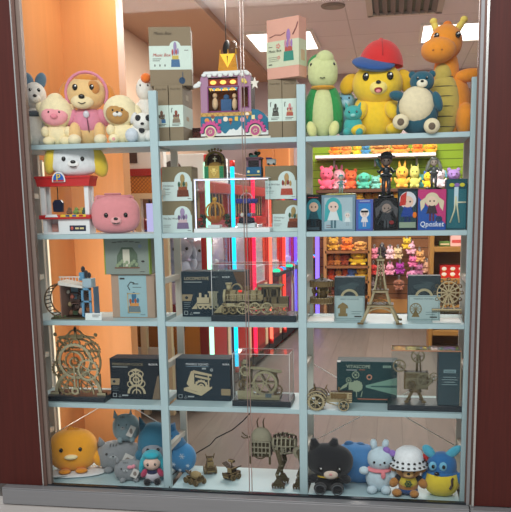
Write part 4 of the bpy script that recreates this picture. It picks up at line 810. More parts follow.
for s in (-1, 1):
    b = MB(T.u, DKG); R = random.Random(s+5)
    for k in range(16): b.e((s*12.5+R.uniform(-3, 3), R.uniform(-4, 0), R.uniform(1.5, 13)), (1.7, 1.7, 1.7), None, 8)
    wr = b.build('wreath', T.o); b = MB(T.u, mat('#8a2c24', 'kit'))
    for k in range(7): b.e((s*12.5+R.uniform(-3, 3), -5.2, R.uniform(1.5, 12)), (.9, .9, .9), None, 6)
    b.build('berries', wr)
T = thing('music_box', 'violet blue carousel music box on a white block in the clear case', 'music box', 247, 222, cz, .12)
VIO = mat('#3c3f8e', 'kit', var=.15); DKB = mat('#2a2432', 'kit')
MB(T.u, TWH).b2(-9, -6, 0, 9, 6, 4.4, .3).build('plinth', T.o); MB(T.u, DKB).cyl((0, 0, 4.4), (0, 0, 10), 8.5, 7.5, 20).build('drum', T.o)
for k in range(6):
    a = k*PI/3; MB(T.u, mat(('#a84a5a', '#d8d0c8', '#4a6aa8')[k % 3], 'kit')).e((7*math.cos(a), 7*math.sin(a), 12.5), (2, 1.4, 2), None, 8).build('pony', T.o)
MB(T.u, DKB).cyl((0, 0, 10), (0, 0, 25), 3, 2.2, 14).build('column', T.o)
b = MB(T.u, VIO); b.cyl((0, 0, 24), (0, 0, 28), 8.5, 10, 20); 
for k in range(12): b.e((9.4*math.cos(k*PI/6), 9.4*math.sin(k*PI/6), 26), (1.9, 1.9, 2.6), None, 8)
cn = b.build('canopy', T.o); MB(T.u, mat('#c9a0b0', 'kit')).ring((0, 0, 28), 6.5, 5.6, 1.2, a0=0, a1=PI).build('arch', cn); MB(T.u, GOLD).e((0, 0, 35.5), (1.6, 1.6, 1.9)).build('finial', cn)
# things on the case lid
T = thing('music_box', 'arched gilded music box with green side panels on the lid of the clear case', 'music box', 215.5, 176, ctop, .14)
OLV = mat('#6a5a2c', 'kit', var=.15); MB(T.u, mat('#b79a50', 'kit')).b2(-10, -6, 0, 10, 8, 12.5, .3).build('base', T.o)
for s in (-1, 1): MB(T.u, mat('#2f7a52', 'kit')).b2(s*5.5, -6.5, .5, s*9.8, -5.9, 12).build('side_panel', T.o)
b = MB(T.u, mat('#e0c878', 'kit'))
for k in range(7): b.e((-3+k, -6.2, 3+abs(3-k)*1.6), (.8, .4, .8), None, 8)
b.b2(-1.6, -6.5, 6, 1.6, -6, 10); b.build('gold_ornament', T.o)
b = MB(T.u, OLV); b.ring((0, 1, 17), 10, 7.6, 8, n=20, a0=-.25, a1=PI+.25); b.b2(-10, -3, 12.5, -7.5, 5, 17); b.b2(7.5, -3, 12.5, 10, 5, 17); ar = b.build('arch', T.o); MB(T.u, mat('#4a3420', 'kit')).b2(-7.6, 4, 12.5, 7.6, 5, 24).build('backdrop', ar)
el(T, 'scene_hill', mat('#8a6a34', 'kit'), ((0, 0, 12.6), (7, 4, 4)), n=14); b = MB(T.u, mat('#e0d8b0', 'kit')); b.cyl((0, -1, 15), (0, -1, 22), .5); b.b2(-2, -1.3, 19, 2, -.8, 20); b.build('windmill', T.o); b = MB(T.u, OLV)
for k in range(5): b.e((-6+3*k, 0, 27.3+1.4*math.sin(k*PI/4)), (1.4, 1.4, 1.4), None, 8)
b.build('cresting', ar)
T = thing('music_box', 'blue and mauve toy tram music box on the lid of the clear case', 'music box', 254.5, 176, ctop, .14)
BLT = mat('#2c5f80', 'kit', var=.1); MAU = mat('#7a5a66', 'kit', var=.1)
bd = MB(T.u, BLT).b2(-7.8, -5, 1, 7.8, 8, 10.5, .5).build('body', T.o); ub = MB(T.u, MAU); ub.b2(-7.2, -4, 10.5, -5.4, 7, 18.5); ub.b2(5.4, -4, 10.5, 7.2, 7, 18.5); ub.b2(-7.2, -4, 17, 7.2, 7, 18.5); ub.b2(-7.2, 5, 10.5, 7.2, 7, 18); ub.build('cab', T.o)
MB(T.u, mat('#241c1e', 'plastic', .1)).b2(-5.4, -2.5, 10.6, 5.4, -2, 17).build('windscreen', T.o); rf = MB(T.u, MAU).b2(-8.2, -5.5, 18.5, 8.2, 8.5, 20, .5).build('roof', T.o); face(T, 'roof_sign', mat('#4a8a80', 'kit'), -3.5, 20, 3.5, 22, .8, rf, -3)
for s in (-1, 1):
    MB(T.u, mat('#e0d69a', 'kit')).cyl((s*5, -5.5, 6), (s*5, -4.9, 6), 1.3, n=12).build('headlamp', bd); MB(T.u, INKC).cyl((s*6, -4, 1.4), (s*6, -1, 1.4), 1.4).build('wheel', T.o); MB(T.u, INKC).cyl((s*6, 4, 1.4), (s*6, 7, 1.4), 1.4).build('wheel', T.o)
b = MB(T.u, DKG); R = random.Random(4)
for k in range(9): b.e((R.uniform(-5, 5), R.uniform(-2, 4), 21+R.uniform(0, 4)), (1.8, 1.8, 1.8), None, 8)
b.build('luggage', rf); MB(T.u, mat('#b8a24a', 'kit')).b2(-7, -5.4, 2.2, 7, -5, 3.2).build('bumper', bd)
T = thing('toy_van', 'tiny white and blue toy van on the upper carton by the middle post', 'toy', 271, 166, S2+63.5*uu+.002, .17)
MB(T.u, mat('#d8dcd8', 'paint')).b2(-4, -3, .8, 5, 3, 6, .8).build('body', T.o); MB(T.u, mat('#3a4a9a', 'paint')).b2(-4.6, -2.8, 5.6, 1, 2.8, 7.6, .5).build('roof_rack', T.o)
for x in (-2.2, 3.2):
    for y in (-3.1, 2.3): MB(T.u, INKC).cyl((x, y, 1.1), (x, y+.8, 1.1), 1.1).build('wheel', T.o)
# figure boxes of the right bay
def chibi(T, x, z, h, hair, skin, dress, legs, y=-.35, parent=None, name='printed_figure', tails=True):
    b = MB(T.u); C = lambda c: mat(c, 'card')
    b.m(C(legs)).b2(x-h*.09, y, z, x-h*.02, y+.2, z+h*.3).b2(x+h*.02, y, z, x+h*.09, y+.2, z+h*.3)
    b.m(C(dress)).prism([(x-h*.2, z+h*.26), (x+h*.2, z+h*.26), (x+h*.1, z+h*.58), (x-h*.1, z+h*.58)], y-.05, y+.2)
    b.m(C(hair)).cyl((x, y+.15, z+h*.75), (x, y-.02, z+h*.75), h*.25, n=18)
    if tails == 2: b.prism([(x-h*.27, z+h*.78), (x+h*.27, z+h*.78), (x+h*.3, z+h*.22), (x+h*.12, z+h*.3), (x-h*.12, z+h*.3), (x-h*.3, z+h*.2)], y+.02, y+.15)
    elif tails:
        for s in (-1, 1): b.prism([(x+s*h*.2, z+h*.85), (x+s*h*.42, z+h*.7), (x+s*h*.38, z+h*.35), (x+s*h*.27, z+h*.5)], y-.03, y+.1)
    b.m(C(skin)).cyl((x, y, z+h*.70), (x, y-.08, z+h*.70), h*.17, n=16); b.m(C('#2a2628'))
    for s in (-1, 1): b.cyl((x+s*h*.07, y-.05, z+h*.70), (x+s*h*.07, y-.12, z+h*.70), h*.03, n=8)
    return b.build(name, parent or T.body)
def figure(name, label, x, y, z, Y, h, hair, skin, top, bottom, base, tails=False, hat=None, baser=None):
    T = thing(name, label, 'figurine', x, y, z, Y); H = h
    r = baser or H*.2
    MB(T.u, mat(base, 'plastic')).lathe([(r, 0), (r, H*.04), (r*.9, H*.06)], n=24).build('stand', T.o); bz = H*.06; k = H*.94
    b = MB(T.u, mat(bottom, 'plastic'))
    for s in (-1, 1): b.tube(((s*k*.06, 0, bz), (s*k*.065, 0, bz+k*.2), (s*k*.05, 0, bz+k*.42)), [k*.035, k*.045, k*.055], 8)
    b.e((0, 0, bz+k*.42), (k*.1, k*.075, k*.09)); b.build('legs', T.o)
    bo = el(T, 'torso', mat(top, 'plastic'), ((0, 0, bz+k*.55), (k*.09, k*.065, k*.13)), ((0, 0, bz+k*.46), (k*.15, k*.12, k*.06)))
    for s in (-1, 1): MB(T.u, mat(top, 'plastic')).tube(((s*k*.08, 0, bz+k*.63), (s*k*.17, -k*.02, bz+k*.52), (s*k*.2, -k*.08, bz+k*.56)), [k*.035, k*.03, k*.026], 8).build('arm', bo)
    hd = el(T, 'head', mat(skin, 'plastic'), ((0, -k*.01, bz+k*.79), (k*.115, k*.11, k*.125))); eyes(T, hd, k*.045, -k*.115, bz+k*.79, k*.016, 0, False)
    hs = [((0, k*.03, bz+k*.83), (k*.14, k*.125, k*.14)), ((0, -k*.075, bz+k*.89), (k*.1, k*.06, k*.05))]
    if tails: hs += [((s*k*.19, k*.03, bz+k*.68), (k*.055, k*.05, k*.2), (0, -s*.3, 0)) for s in (-1, 1)]
    el(T, 'hair', mat(hair, 'plastic'), *hs, parent=hd)
    if hat: b = MB(T.u, mat(hat, 'plastic')); b.dome((0, 0, bz+k*.88), (k*.15, k*.14, k*.13), None, 14); b.b2(-k*.2, -k*.2, bz+k*.87, k*.2, k*.14, bz+k*.9, k*.012); b.build('hat', hd)
    return T
DK = mat('#14181d', 'card')
T = carton('figure_box', 'narrow black box with a teal-haired figure beside the middle white post', 305.5, 321, 36, .10, S2, 22, DK); chibi(T, .5, 5, 27, '#2a7a84', '#c9a890', '#1e4a54', '#0e2a34', tails=2); face(T, 'label_band', mat('#3a4a52', 'card'), -6, 1.5, 6, 4, .2); lines(T, mat('#b84a4a', 'card'), -5, 5, 33.5, 1, 1)
T = carton('figure_box', 'pale grey window box printed with a long teal-haired figure', 321.6, 355.2, 35.5, .09, S2, 24, mat('#6f8896', 'card')); VB = T
face(T, 'printed_panel', mat('#9cb2ba', 'card'), -14, 2, 14, 33, .2); chibi(T, -5, 3, 30, '#3f9fa4', '#d8bcae', '#c9d4d4', '#4a6a74', tails=2); chibi(T, 9, 5, 15, '#a8c0c4', '#d8c8c0', '#d0d8d8', '#90a0a8', tails=2); lines(T, mat('#7a3a48', 'card'), -12, -6, 6, 2, 2)
T = carton('figure_box', 'blue and violet box printed with a small white figure', 356, 373, 31, .09, S2, 22, mat('#4a5aa0', 'card')); face(T, 'printed_panel', mat('#2f78b8', 'card'), -6, 2, 6, 27, .2); chibi(T, 0, 4, 18, '#e0dcda', '#d8c0b4', '#d6d2d4', '#b8b4c0', tails=False); MB(T.u, DK).b2(-3.6, -.6, 18, 3.6, -.36, 20).build('printed_goggles', T.body); lines(T, mat('#d8dce6', 'card'), -5, 5, 29.5, 1, 1)
T = carton('figure_box', 'large black box with a grey armoured figure printed on it', 374, 397, 32, .09, S2, 24, mat('#0f1114', 'card')); XB = T
chibi(T, 1, 3, 27, '#4a4a4c', '#8a7a70', '#33363a', '#44484c'); MB(T.u, mat('#3a4244', 'card')).tube(((-8, -.3, 6), (-3, -.3, 16), (7, -.3, 22)), .5).build('printed_blade', T.body); MB(T.u, mat('#7a2a2a', 'card')).e((6, -.35, 8), (2.5, .2, 2)).build('printed_flame', T.body)
T = carton('figure_box', 'black window box with a red and white haired figure in blue clothes', 397.6, 417.4, 41, .10, S2, 22, mat('#16222a', 'card')); face(T, 'printed_panel', mat('#24404a', 'card'), -8.5, 2, 8.5, 38, .2); chibi(T, 0, 5, 33, '#c9ccd0', '#d8b8a4', '#22408a', '#1c2c5a', tails=False); b = MB(T.u, mat('#b8362e', 'card')); b.prism([(-7, 34), (-1, 38), (-2, 25), (-8, 24)], -.5, -.38); b.build('printed_hair', T.body); face(T, 'printed_base', mat('#8a9a84', 'card'), -8, 2.5, 8, 8, .45); b = MB(T.u, mat('#d8741e', 'card')); b.e((7, -.4, 15), (2, .2, 3)); b.build('printed_flame', T.body)
T = carton('figure_box', 'pink and blue figure box with white Qposket lettering', 418, 445.4, 40, .08, S2, 24, mat('#b83a72', 'card')); QB = T
b = MB(T.u, mat('#25509a', 'card')); b.prism([(-13.6, .2), (13.6, .2), (13.6, 6), (-3, 22), (-13.6, 33)], -.2, -.02); b.build('blue_panel', T.body); chibi(T, 0, 9, 28, '#cfc3a4', '#dcc2ac', '#3a2e34', '#5a2c3c'); b = MB(T.u, mat('#2a3a5a', 'card')); b.e((7, -.35, 11), (3.4, .2, 3)); b.build('printed_bag', T.body)
words(T, 'Qposket', 7.4, -11.6, -.6, 3.6, mat('#e8ecf2', 'card'), T.body, 'box_lettering', wide=23, sh=.1)
T = carton('figure_box', 'teal window box with a long-limbed pale figure at the right white post', 446, 466.5, 50, .09, S2, 24, mat('#1f4a54', 'card')); face(T, 'printed_panel', mat('#2a6670', 'card'), -9, 2, 9, 40, .2); MB(T.u, mat('#c9c8a8', 'card')).tube(((-6, -.4, 7), (-2, -.4, 19), (-1, -.4, 33)), .8).build('printed_leg', T.body); MB(T.u, mat('#c9c8a8', 'card')).tube(((3, -.4, 7), (1, -.4, 20), (-1, -.4, 33)), .8).build('printed_leg', T.body); MB(T.u, mat('#d6d4b8', 'card')).tube(((-2, -.4, 27), (9, -.4, 27)), .7).build('printed_arm', T.body); MB(T.u, mat('#b8d0d8', 'card')).b2(-2.6, -.6, 24, 1.4, -.38, 42).build('printed_robe', T.body)
for k, (x, c) in enumerate(((-5, '#b8c23a'), (0, '#8a6ab0'), (5, '#c9c23a'))): MB(T.u, mat(c, 'card')).e((x, -.35, 44), (2.6, .25, 1.9)).build('printed_fruit', T.body)
T = figure('figurine', 'small teal-haired figurine on a wide yellow disc above the pale window box', 341, 192, S2+35.5*VB.u+.001, .16, 21, '#4a9a9c', '#c9b4a4', '#5a8a8e', '#7a9a98', '#b8ac5a', False, None, 15.5)
T = figure('figurine', 'tall black armoured figurine with a hat on the large black box', 386, 196, S2+32*XB.u+.001, .16, 45, '#22252a', '#6a5a50', '#1c2226', '#2c3034', '#16181a', False, '#20242a', 8)
MB(T.u, mat('#1f4a44', 'plastic')).tube(((-3, -4, 27), (-8, -5, 33), (-10, -5, 38)), [1, 1.6, 2.2]).build('weapon', T.o)
T = figure('figurine', 'silver-haired figurine with dark teal tails standing on the Qposket box', 433.5, 190, S2+40*QB.u+.001, .15, 33, '#8a8c80', '#b8a898', '#5a5e5a', '#4a4c4c', '#1a1a1c', True, None, 8)
# ------------------------------------------------------------------ third shelf
KIT = mat('#a28d68', 'kit'); KITD = mat('#6b5839', 'kit'); KITG = mat('#9d9273', 'kit'); KITL = mat('#b8a782', 'kit')
# miniature house
T = thing('miniature_house', 'open miniature wooden house with a wheel of slats at its left side', 'model', 76, 314, S3, .10)
MB(T.u, mat('#5a5440', 'kit')).b2(-22, -10, 0, 17, 14, 2, .2).build('base', T.o)
b = MB(T.u, mat('#8a6a5c', 'paint')); b.b2(-11, 12, 2, 10, 13, 34); b.b2(-12, -8, 2, -11, 13, 36); b.build('wall', T.o)
MB(T.u, mat('#4a6f8c', 'paint')).b2(19, 1, 2, 20, 13, 31).build('side_wall', T.o)
b = MB(T.u, mat('#5a4038', 'kit')); b.b2(-10, 4, 14, 9, 12, 15.2); b.b2(-10, 4, 24, 9, 12, 25); b.b2(2, 4, 2, 3, 12, 31); [b.b2(-9+k*1.6, 10.5, 4, -8+k*1.6, 11.9, 12+(k % 3)) for k in range(7)]; b.build('inner_floors', T.o)
MB(T.u, mat('#7fa6bc', 'paint')).b2(-9, 11.6, 18, -1, 12, 30).build('picture_wall', T.o)
rf = MB(T.u, mat('#d9d6cc', 'paint')); rf.prism([(-13, 34), (12, 31), (12, 33), (-13, 38)], -9, 13); rf = rf.build('upper_floor', T.o)
b = MB(T.u, mat('#d9d6cc', 'paint'))
for k in range(7): b.b2(-11+k*3.2, -8.5, 38, -10.4+k*3.2, -8, 42)
b.b2(-12, -8.6, 41.6, 10, -7.9, 42.6); b.build('railing', rf)
BLP = mat('#5f93b4', 'paint')
fr = MB(T.u, BLP); fr.b2(10, -8, 2, 12, -6, 31); fr.b2(18, -8, 2, 20, -6, 31); fr.b2(10, -8, 29, 20, -6, 31); fr.b2(10, -8, 17, 20, -6, 18.5); fr.b2(10, -8, 2, 20, 8, 3); fr = fr.build('blue_porch', T.o)
MB(T.u, mat('#9db4bf', 'paint')).b2(10.5, -5, 31, 20, 6, 40, .4).build('attic_room', T.o); MB(T.u, BLP).b2(7, -4, 38, 12, 5, 46, .4).build('blue_turret', T.o)
el(T, 'ornament', mat('#2a2a30', 'plush'), ((13, 0, 44), (2.4, 2.4, 4)), ((16, 0, 43), (2, 2, 3)), ((10, 0, 49), (2, 2, 3)))
w = MB(T.u, KITD)
for y in (-8, 6): w.ring((-12, y, 19), 17, 16, 1, n=24, a0=PI*.52, a1=PI*1.48)
for k in range(13):
    a = PI*(.55+k*.075); w.b2(-12+16.4*math.cos(a)-.4, -8, 19+16.4*math.sin(a)-.4, -12+16.4*math.cos(a)+.4, 6, 19+16.4*math.sin(a)+.4)
w.build('slatted_wheel', T.o)
R = random.Random(9)
for k, (x, z, r, c) in enumerate(((-7, 3, 3, '#6a4a3a'), (-2, 4, 2.6, '#3a4a34'), (4, 4, 3.6, '#c9a08a'), (0, 10, 2.4, '#4a3a34'), (-8, 12, 2.5, '#8a7a5a'), (6, 12, 2.4, '#5a6a7a'), (-5, 20, 2.4, '#a05a4a'), (3, 20, 2.6, '#3a3430'), (-9, 25, 2, '#c9c0b0'), (14, 8, 2.4, '#8a5a3a'), (14, 22, 2, '#3a3230'))):
    b = MB(T.u, mat(c, 'kit')); (b.box((x, 0 if x > 10 else 5, z+1), (r*2, r*1.6, r*1.6), None, .3) if k % 2 else b.lathe([(r*.6, 0), (r, r*.8), (r*.5, r*1.8), (r*.2, r*2)], (x, 0 if x > 10 else 5, z-1), 10)); b.build('tiny_furniture', T.o)
b = MB(T.u, mat('#4a5a34', 'plush'))
for k in range(8): b.e((-20+k*1.4, R.uniform(-8, -2), 2+R.random()), (1.6, 1.6, 1.3), None, 8)
b.build('moss', T.o)
T = thing('price_card', 'small white card in front of the open miniature house', 'card', 93.5, 316, S3, .035); MB(T.u, mat('#dfe6e4', 'card')).box((0, 0, 3.6), (17, .6, 7), (-.1, 0, 0)).build('card', T.o); lines(T, INKC, -1, 7, 5.6, 2, 1.8, -.6, .5, T.o)
# cartons of the left bay
BE = mat('#a8917e', 'card'); LB = mat('#93b3b9', 'card')
T = carton('kit_carton', 'beige carton with a pale blue front panel under the grey garden carton', 111, 155.5, 43.5, .13, S3, 28, BE); w = T.w/2
face(T, 'label_panel', LB, -w+8, 1, w-8, 42.5); toy_print(T, 1, 6, 13, 20, ('#6a7a80', '#c98a4a', '#a85a3a', '#3a6a8a'), rnd=3); b = MB(T.u, INKC); b.tube(((-3, -.4, 28), (-5, -.4, 32), (-2, -.4, 36), (2, -.4, 35)), .45); b.build('printed_swirl', T.body); MB(T.u, INKC).b2(-13, -.45, 38.5, -8, -.25, 40.2).build('printed_logo', T.body)
lines(T, INKC, 0, 6, 34.5, 1, 1, t=.9); lines(T, INKC, 0, 9, 31, 1, 1); lines(T, INKC, 7, 12, 3.5, 1, 1)
fr = MB(T.u, KITL); fr.b2(-6, -.6, 5, 7, -.4, 6); fr.b2(-6, -.6, 24, 7, -.4, 25); fr.b2(-6, -.6, 5, -5, -.4, 25); fr.build('printed_frame', T.body); uc = T.u
T = carton('kit_carton', 'grey green carton with a printed greenhouse on top of the beige carton', 103.5, 150.5, 36.5, .115, S3+43.5*uc+.001, 28, mat('#838e86', 'card')); w = T.w/2
for s in (-1, 1): MB(T.u, mat('#7f9a3c', 'card')).b2(s*w-.9 if s > 0 else -w-.15, -.3, 0, w+.15 if s > 0 else -w+.9, 6, 36.3).build('green_edge', T.body)
b = MB(T.u, mat('#5a6a58', 'card')); b.prism([(-11, 7), (11, 7), (11, 20), (6, 27), (-5, 27), (-10, 19)], -.4, -.05); b.m(mat('#c9c6b4', 'card')).b2(-4, -.55, 8, 3, -.42, 25); b.m(mat('#8a9a7a', 'card'))
for k in range(9): b.e((-10+2.5*k, -.5, 9+(k*7 % 5)), (1.8, .2, 2), None, 8)
b.m(mat('#7a5a48', 'card')).b2(-13, -.5, 6, 13, -.4, 7.4); b.build('printed_greenhouse', T.body)
[lines(T, mat('#5a6058', 'card'), q, q+5, 33.6-abs(q+2.5)*.1, 1, 1, t=1.1) for q in (-15, -9, -3, 3, 9)]; MB(T.u, mat('#7a8a9a', 'card')).cyl((14, -.4, 28), (14, -.1, 28), 1.9, n=14).build('printed_seal', T.body); lines(T, INKC, 13, 18, 3, 1, 1)
MB(T.u, INKC).e((16.5, -.3, 13), (1.8, .2, 1)).build('printed_bird', T.body)
# dark kit cartons
SLATE = mat('#20303a', 'card'); TANP = mat('#8f8166', 'card'); TANL = mat('#b0a587', 'card'); GYC = mat('#9aa3a4', 'card')
def qrless(T, w):            # small printed square and recycling marks in the lower corner
    b = MB(T.u, GYC); x = -w+2
    for q in ((x, 2, x+4, 2.6), (x, 5.4, x+4, 6), (x, 2, x+.6, 6), (x+3.4, 2, x+4, 6)): b.b2(q[0], -.35, q[1], q[2], -.1, q[3])
    b.build('printed_square', T.body); b = MB(T.u, GYC); b.tube(((x+6, -.25, 2.2), (x+7.3, -.25, 4.6), (x+8.6, -.25, 2.2), (x+6, -.25, 2.2)), .25); b.build('printed_mark', T.body); face(T, 'printed_code', GYC, x+9.6, 3.2, x+16, 4.6, .3)
def engine_print(T, x, z, s, m, parent=None):
    b = MB(T.u, m); y = -.5
    b.b2(x-9*s, y, z+5*s, x+3*s, y+.35, z+10*s).b2(x+2*s, y, z+4*s, x+9*s, y+.35, z+14*s).b2(x+1*s, y-.05, z+14*s, x+10*s, y+.35, z+15.4*s)
    b.b2(x-7*s, y, z+10*s, x-5*s, y+.35, z+14*s).b2(x-2*s, y, z+10*s, x, y+.35, z+12.5*s); b.prism([(x-14*s, z), (x-9*s, z), (x-9*s, z+6*s)], y, y+.35).b2(x-10*s, y, z+2.5*s, x+10*s, y+.3, z+4.5*s)
    for k in range(4): b.ring((x-6*s+k*4.6*s, y, z+2.2*s), 2.4*s, 1.2*s, .4, n=14)
    return b.build('printed_engine', parent or T.body)
T = carton('kit_carton', 'dark slate carton lettered LOCOMOTIVE behind the wooden engine', 181, 246, 45.5, .19, S3, 24, SLATE); w = T.w/2
words(T, 'LOCOMOTIVE', 4.4, -w+3, -.2, 37, TANL, T.body, 'box_lettering', wide=25); lines(T, GYC, -w+3, -w+21, 35.2, 1, 1, t=.7)
b = MB(T.u, TANP); b.prism([(-w+.2, 16), (-w+9.5, 16), (-w+11.5, 22.5), (-w+.2, 22.5)], -.3, -.05); p_ = b.build('tan_tab', T.body); MB(T.u, SLATE).e((-w+5, -.35, 19.3), (1.6, .2, 1.5)).build('printed_gear', p_)
lines(T, mat('#6f7c80', 'card'), -w+2, -w+9, 14.5, 4, 1.9); engine_print(T, -w+26, 8, 1.15, TANL); qrless(T, w); words(T, 'ROKR', 2.6, -w+42, -.2, 39, mat('#e6e8e6', 'card'), T.body, 'box_lettering', wide=7.5); words(T, 'ROKR', 2.2, -w+32, -.2, 39, GYC, T.body, 'box_lettering', wide=6)
b = MB(T.u, mat('#6a4a34', 'card')); b.prism([(w-12, 45), (w-.1, 45), (w-.1, 22), (w-7, 32)], -.3, -.05); b.build('brown_corner', T.body)
# locomotive in its case
LC = clear_case('long clear display case with the wooden steam engine', 210, 296.5, 57, .03, S3, 34, mat('#1b2830', 'plastic'), 6.5, 318)
T = thing('wooden_locomotive', 'wooden mechanical steam engine model on a dark base in the clear case', 'model', 253, 314, S3+6.5*LC.u+.001, .095)
fb = MB(T.u, KIT); fb.b2(-28, -5, 7, 36, 5, 9.6); fb.b2(-30, -6, 9.6, 36, 6, 10.6); fb = fb.build('chassis', T.o)
b = MB(T.u, KITL); b.prism([(-39, 1), (-28, 1), (-28, 8), (-31, 9)], -5.5, 5.5); 
for k in range(6): b.b2(-38+k*1.6, -6, 1, -37.3+k*1.6, -5.4, 3+k)
b.build('cowcatcher', T.o)
b = MB(T.u, KIT)
for x in (-22, -15, -8, -1, 6): b.cyl((x, 0, 17), (x+5.6, 0, 17), 6.6, n=16)
b.m(KITD).cyl((-28, 0, 17), (12, 0, 17), 6.1, n=16); b.m(KITL).cyl((-29, 0, 17), (-26.5, 0, 17), 7, n=18); bo = b.build('boiler', T.o); MB(T.u, KITD).wheel((-29.4, 0, 17), 4, .8, 6).build('smokebox_door', bo) if False else None
b = MB(T.u, KITL); b.cyl((-24, 0, 23), (-24, 0, 29), 2.2, 2.6, 12); b.cyl((-24, 0, 29), (-24, 0, 31), 3.4, 3.4, 12); b.build('chimney', T.o)
b = MB(T.u, KIT)
for k in range(5): b.tube([(-16+5.5*math.cos(t), -2+k, 23+6.5*math.sin(t)) for t in [q*PI/8 for q in range(9)]], .5, 6)
b.build('steam_dome', T.o); MB(T.u, KITD).cyl((-5, 0, 23), (-5, 0, 27.5), 3, 2.2, 12).build('sand_dome', T.o); MB(T.u, KITL).cyl((4, 0, 23), (4, 0, 26), 2.2, 1.2, 12).build('bell', T.o)
cb = MB(T.u, KITD); cb.b2(10, -6, 10.6, 12, 6, 27); cb.b2(10, 5, 10.6, 27, 6, 27); cb.b2(10, -6, 10.6, 27, -5, 17); cb.b2(10, -6, 25, 27, -5, 27)
for x in (10, 15, 18, 25): cb.b2(x, -6, 10.6, x+1.6, -5, 27)
cb = cb.build('cab', T.o); MB(T.u, KIT).b2(6, -7.5, 27, 31, 7.5, 29, .5).build('cab_roof', cb)
b = MB(T.u, KITD); b.b2(27.5, -5, 10.6, 36, 5, 17); [b.b2(28+k*2, -5.5, 11, 28.8+k*2, -5, 18) for k in range(4)]; b.build('tender', T.o)
for x, r, s in ((-27, 4.2, 6), (-19, 4.2, 6), (-9, 6, 8), (3.5, 6, 8), (15.5, 6, 8), (24, 3.6, 6), (32, 3.6, 6)):
    for y in (-6.6, 6.6): MB(T.u, KITL if r > 5 else KIT).wheel((x, y, r), r, 1.4, s, .2, .26, n=24).build('wheel', T.o)
b = MB(T.u, KITL); b.tube(((-9, -7.8, 7.5), (3.5, -7.8, 5), (15.5, -7.8, 7)), .8, 6); b.tube(((-22, -7.6, 9), (-9, -7.9, 7.4)), .9, 6); b.b2(-25, -8, 7.4, -17, -6, 11, .3); b.build('drive_rod', T.o)
b = MB(T.u, KITL); b.tube(((-26, -6.5, 19), (10, -6.5, 20)), .45, 6); b.tube(((-26, -6.8, 14), (8, -6.8, 14)), .45, 6); 
for x in (-24, -16, -8, 0): b.cyl((x, -6.9, 14), (x, -6.4, 20), .4, n=6)
b.build('handrail', T.o); MB(T.u, mat('#ff3a2a', 'glow', power=1.2)).b2(-13, -7, 22, -9.5, -6.2, 24).build('red_lamp', T.o, 'small red lamp')
# right bay: carousel and ferris wheel on clear risers
def riser(label, x0, x1, h, Y, D):
    T = thing('display_riser', label, 'stand', (x0+x1)/2, 318, S3, Y); w = (x1-x0)/2; t = .4
    b = MB(T.u, ACR); b.b2(-w, 0, h-t, w, D, h); b.b2(-w, 0, 0, -w+t, D, h-t); b.b2(w-t, 0, 0, w, D, h-t); b.b2(-w+t, D-t, 0, w-t, D, h-t); b.build('clear_stand', T.o)
    MB(T.u, mat('#eceae6', 'card')).b2(-w+.6, .6, 0, w-.6, D-.6, .3).build('lit_shelf_patch', T.o); return T  # pale sheet stands for the brightly lit shelf top, painted in
RS = riser('clear stand over a painted lit shelf patch under the wooden carousel', 306, 334.5, 17, .06, 34)
T = thing('wooden_carousel', 'wooden carousel model on a clear stand by the middle white post', 'model', 322, 300, S3+17*RS.u+.001, .12)
def drum(z0, z1, r, m, n=24):
    b = MB(T.u, m); b.cyl((0, 0, z0), (0, 0, z1), r, n=n, smooth=False)
    for k in range(n): a = 2*PI*k/n; b.b2(r*math.cos(a)-.5, r*math.sin(a)-.5, z0-.6, r*math.cos(a)+.5, r*math.sin(a)+.5, z1+.6)
    return b
drum(.6, 5.6, 11.6, KITD).build('base_drum', T.o); b = MB(T.u, KITL); b.cyl((0, 0, 5.4), (0, 0, 6), 11.8, n=24); b.cyl((0, 0, 0), (0, 0, .6), 12, n=24); b.build('deck', T.o); MB(T.u, KITD).cyl((0, 0, 6), (0, 0, 18), 5.2, n=14).build('column', T.o)
for k in range(6):
    a = k*PI/3+.3; MB(T.u, KITL).cyl((9*math.cos(a), 9*math.sin(a), 6), (9*math.cos(a), 9*math.sin(a), 17.6), .4, n=6).build('pole', T.o); b = MB(T.u, KITD); b.e((7.6*math.cos(a), 7.6*math.sin(a), 11), (2.6, 1.2, 1.8), (0, 0, a), 10); b.e((7.6*math.cos(a)-2, 7.6*math.sin(a), 13), (1, .8, 1.6), None, 8); b.build('horse', T.o)
drum(17, 22, 11.8, KITD).build('canopy', T.o); b = MB(T.u, KITD); b.cyl((0, 0, 22.4), (0, 0, 25), 11, 3, 24, smooth=False); b.cyl((0, 0, 25), (0, 0, 29.5), 2, .6, 12); b.build('roof_cone', T.o)
RS = riser('clear stand over a painted lit shelf patch under the wooden big wheel', 432.5, 462, 11, .05, 34)
T = thing('wooden_ferris_wheel', 'wooden big wheel model on a clear stand by the right white post', 'model', 448, 309, S3+11*RS.u+.001, .12)
MB(T.u, KITL).b2(-16, -5, 0, 13, 6, 1.6, .2).build('base', T.o); wz = 17.5
for y in (-3, 3):
    b = MB(T.u, KITL if y < 0 else KIT); b.wheel((0, y, wz), 11.5, .8, 12, .07, .12, n=36); b.ring((0, y, wz), 7.5, 6.9, .8, n=30); b.build('wheel_frame', T.o); b = MB(T.u, KITL)
    for s in (-1, 1): b.prism([(s*.6, wz+.5), (s*6.5, 1.6), (s*5, 1.6), (s*-.8, wz+.5)], y*1.5-.4, y*1.5+.4)
    b.b2(-4, y*1.5-.4, 6, 4, y*1.5+.4, 7); b.build('support', T.o)
for k in range(12):
    a = k*PI/6; cx, cz = 13*math.cos(a), wz+13*math.sin(a); b = MB(T.u, KITD); b.ring((cx, 0, cz), 1.9, 1.2, 5, n=12); b.b2(cx-1.5, -2.2, cz-1.9, cx+1.5, 2.2, cz-1.2); b.build('gondola', T.o)
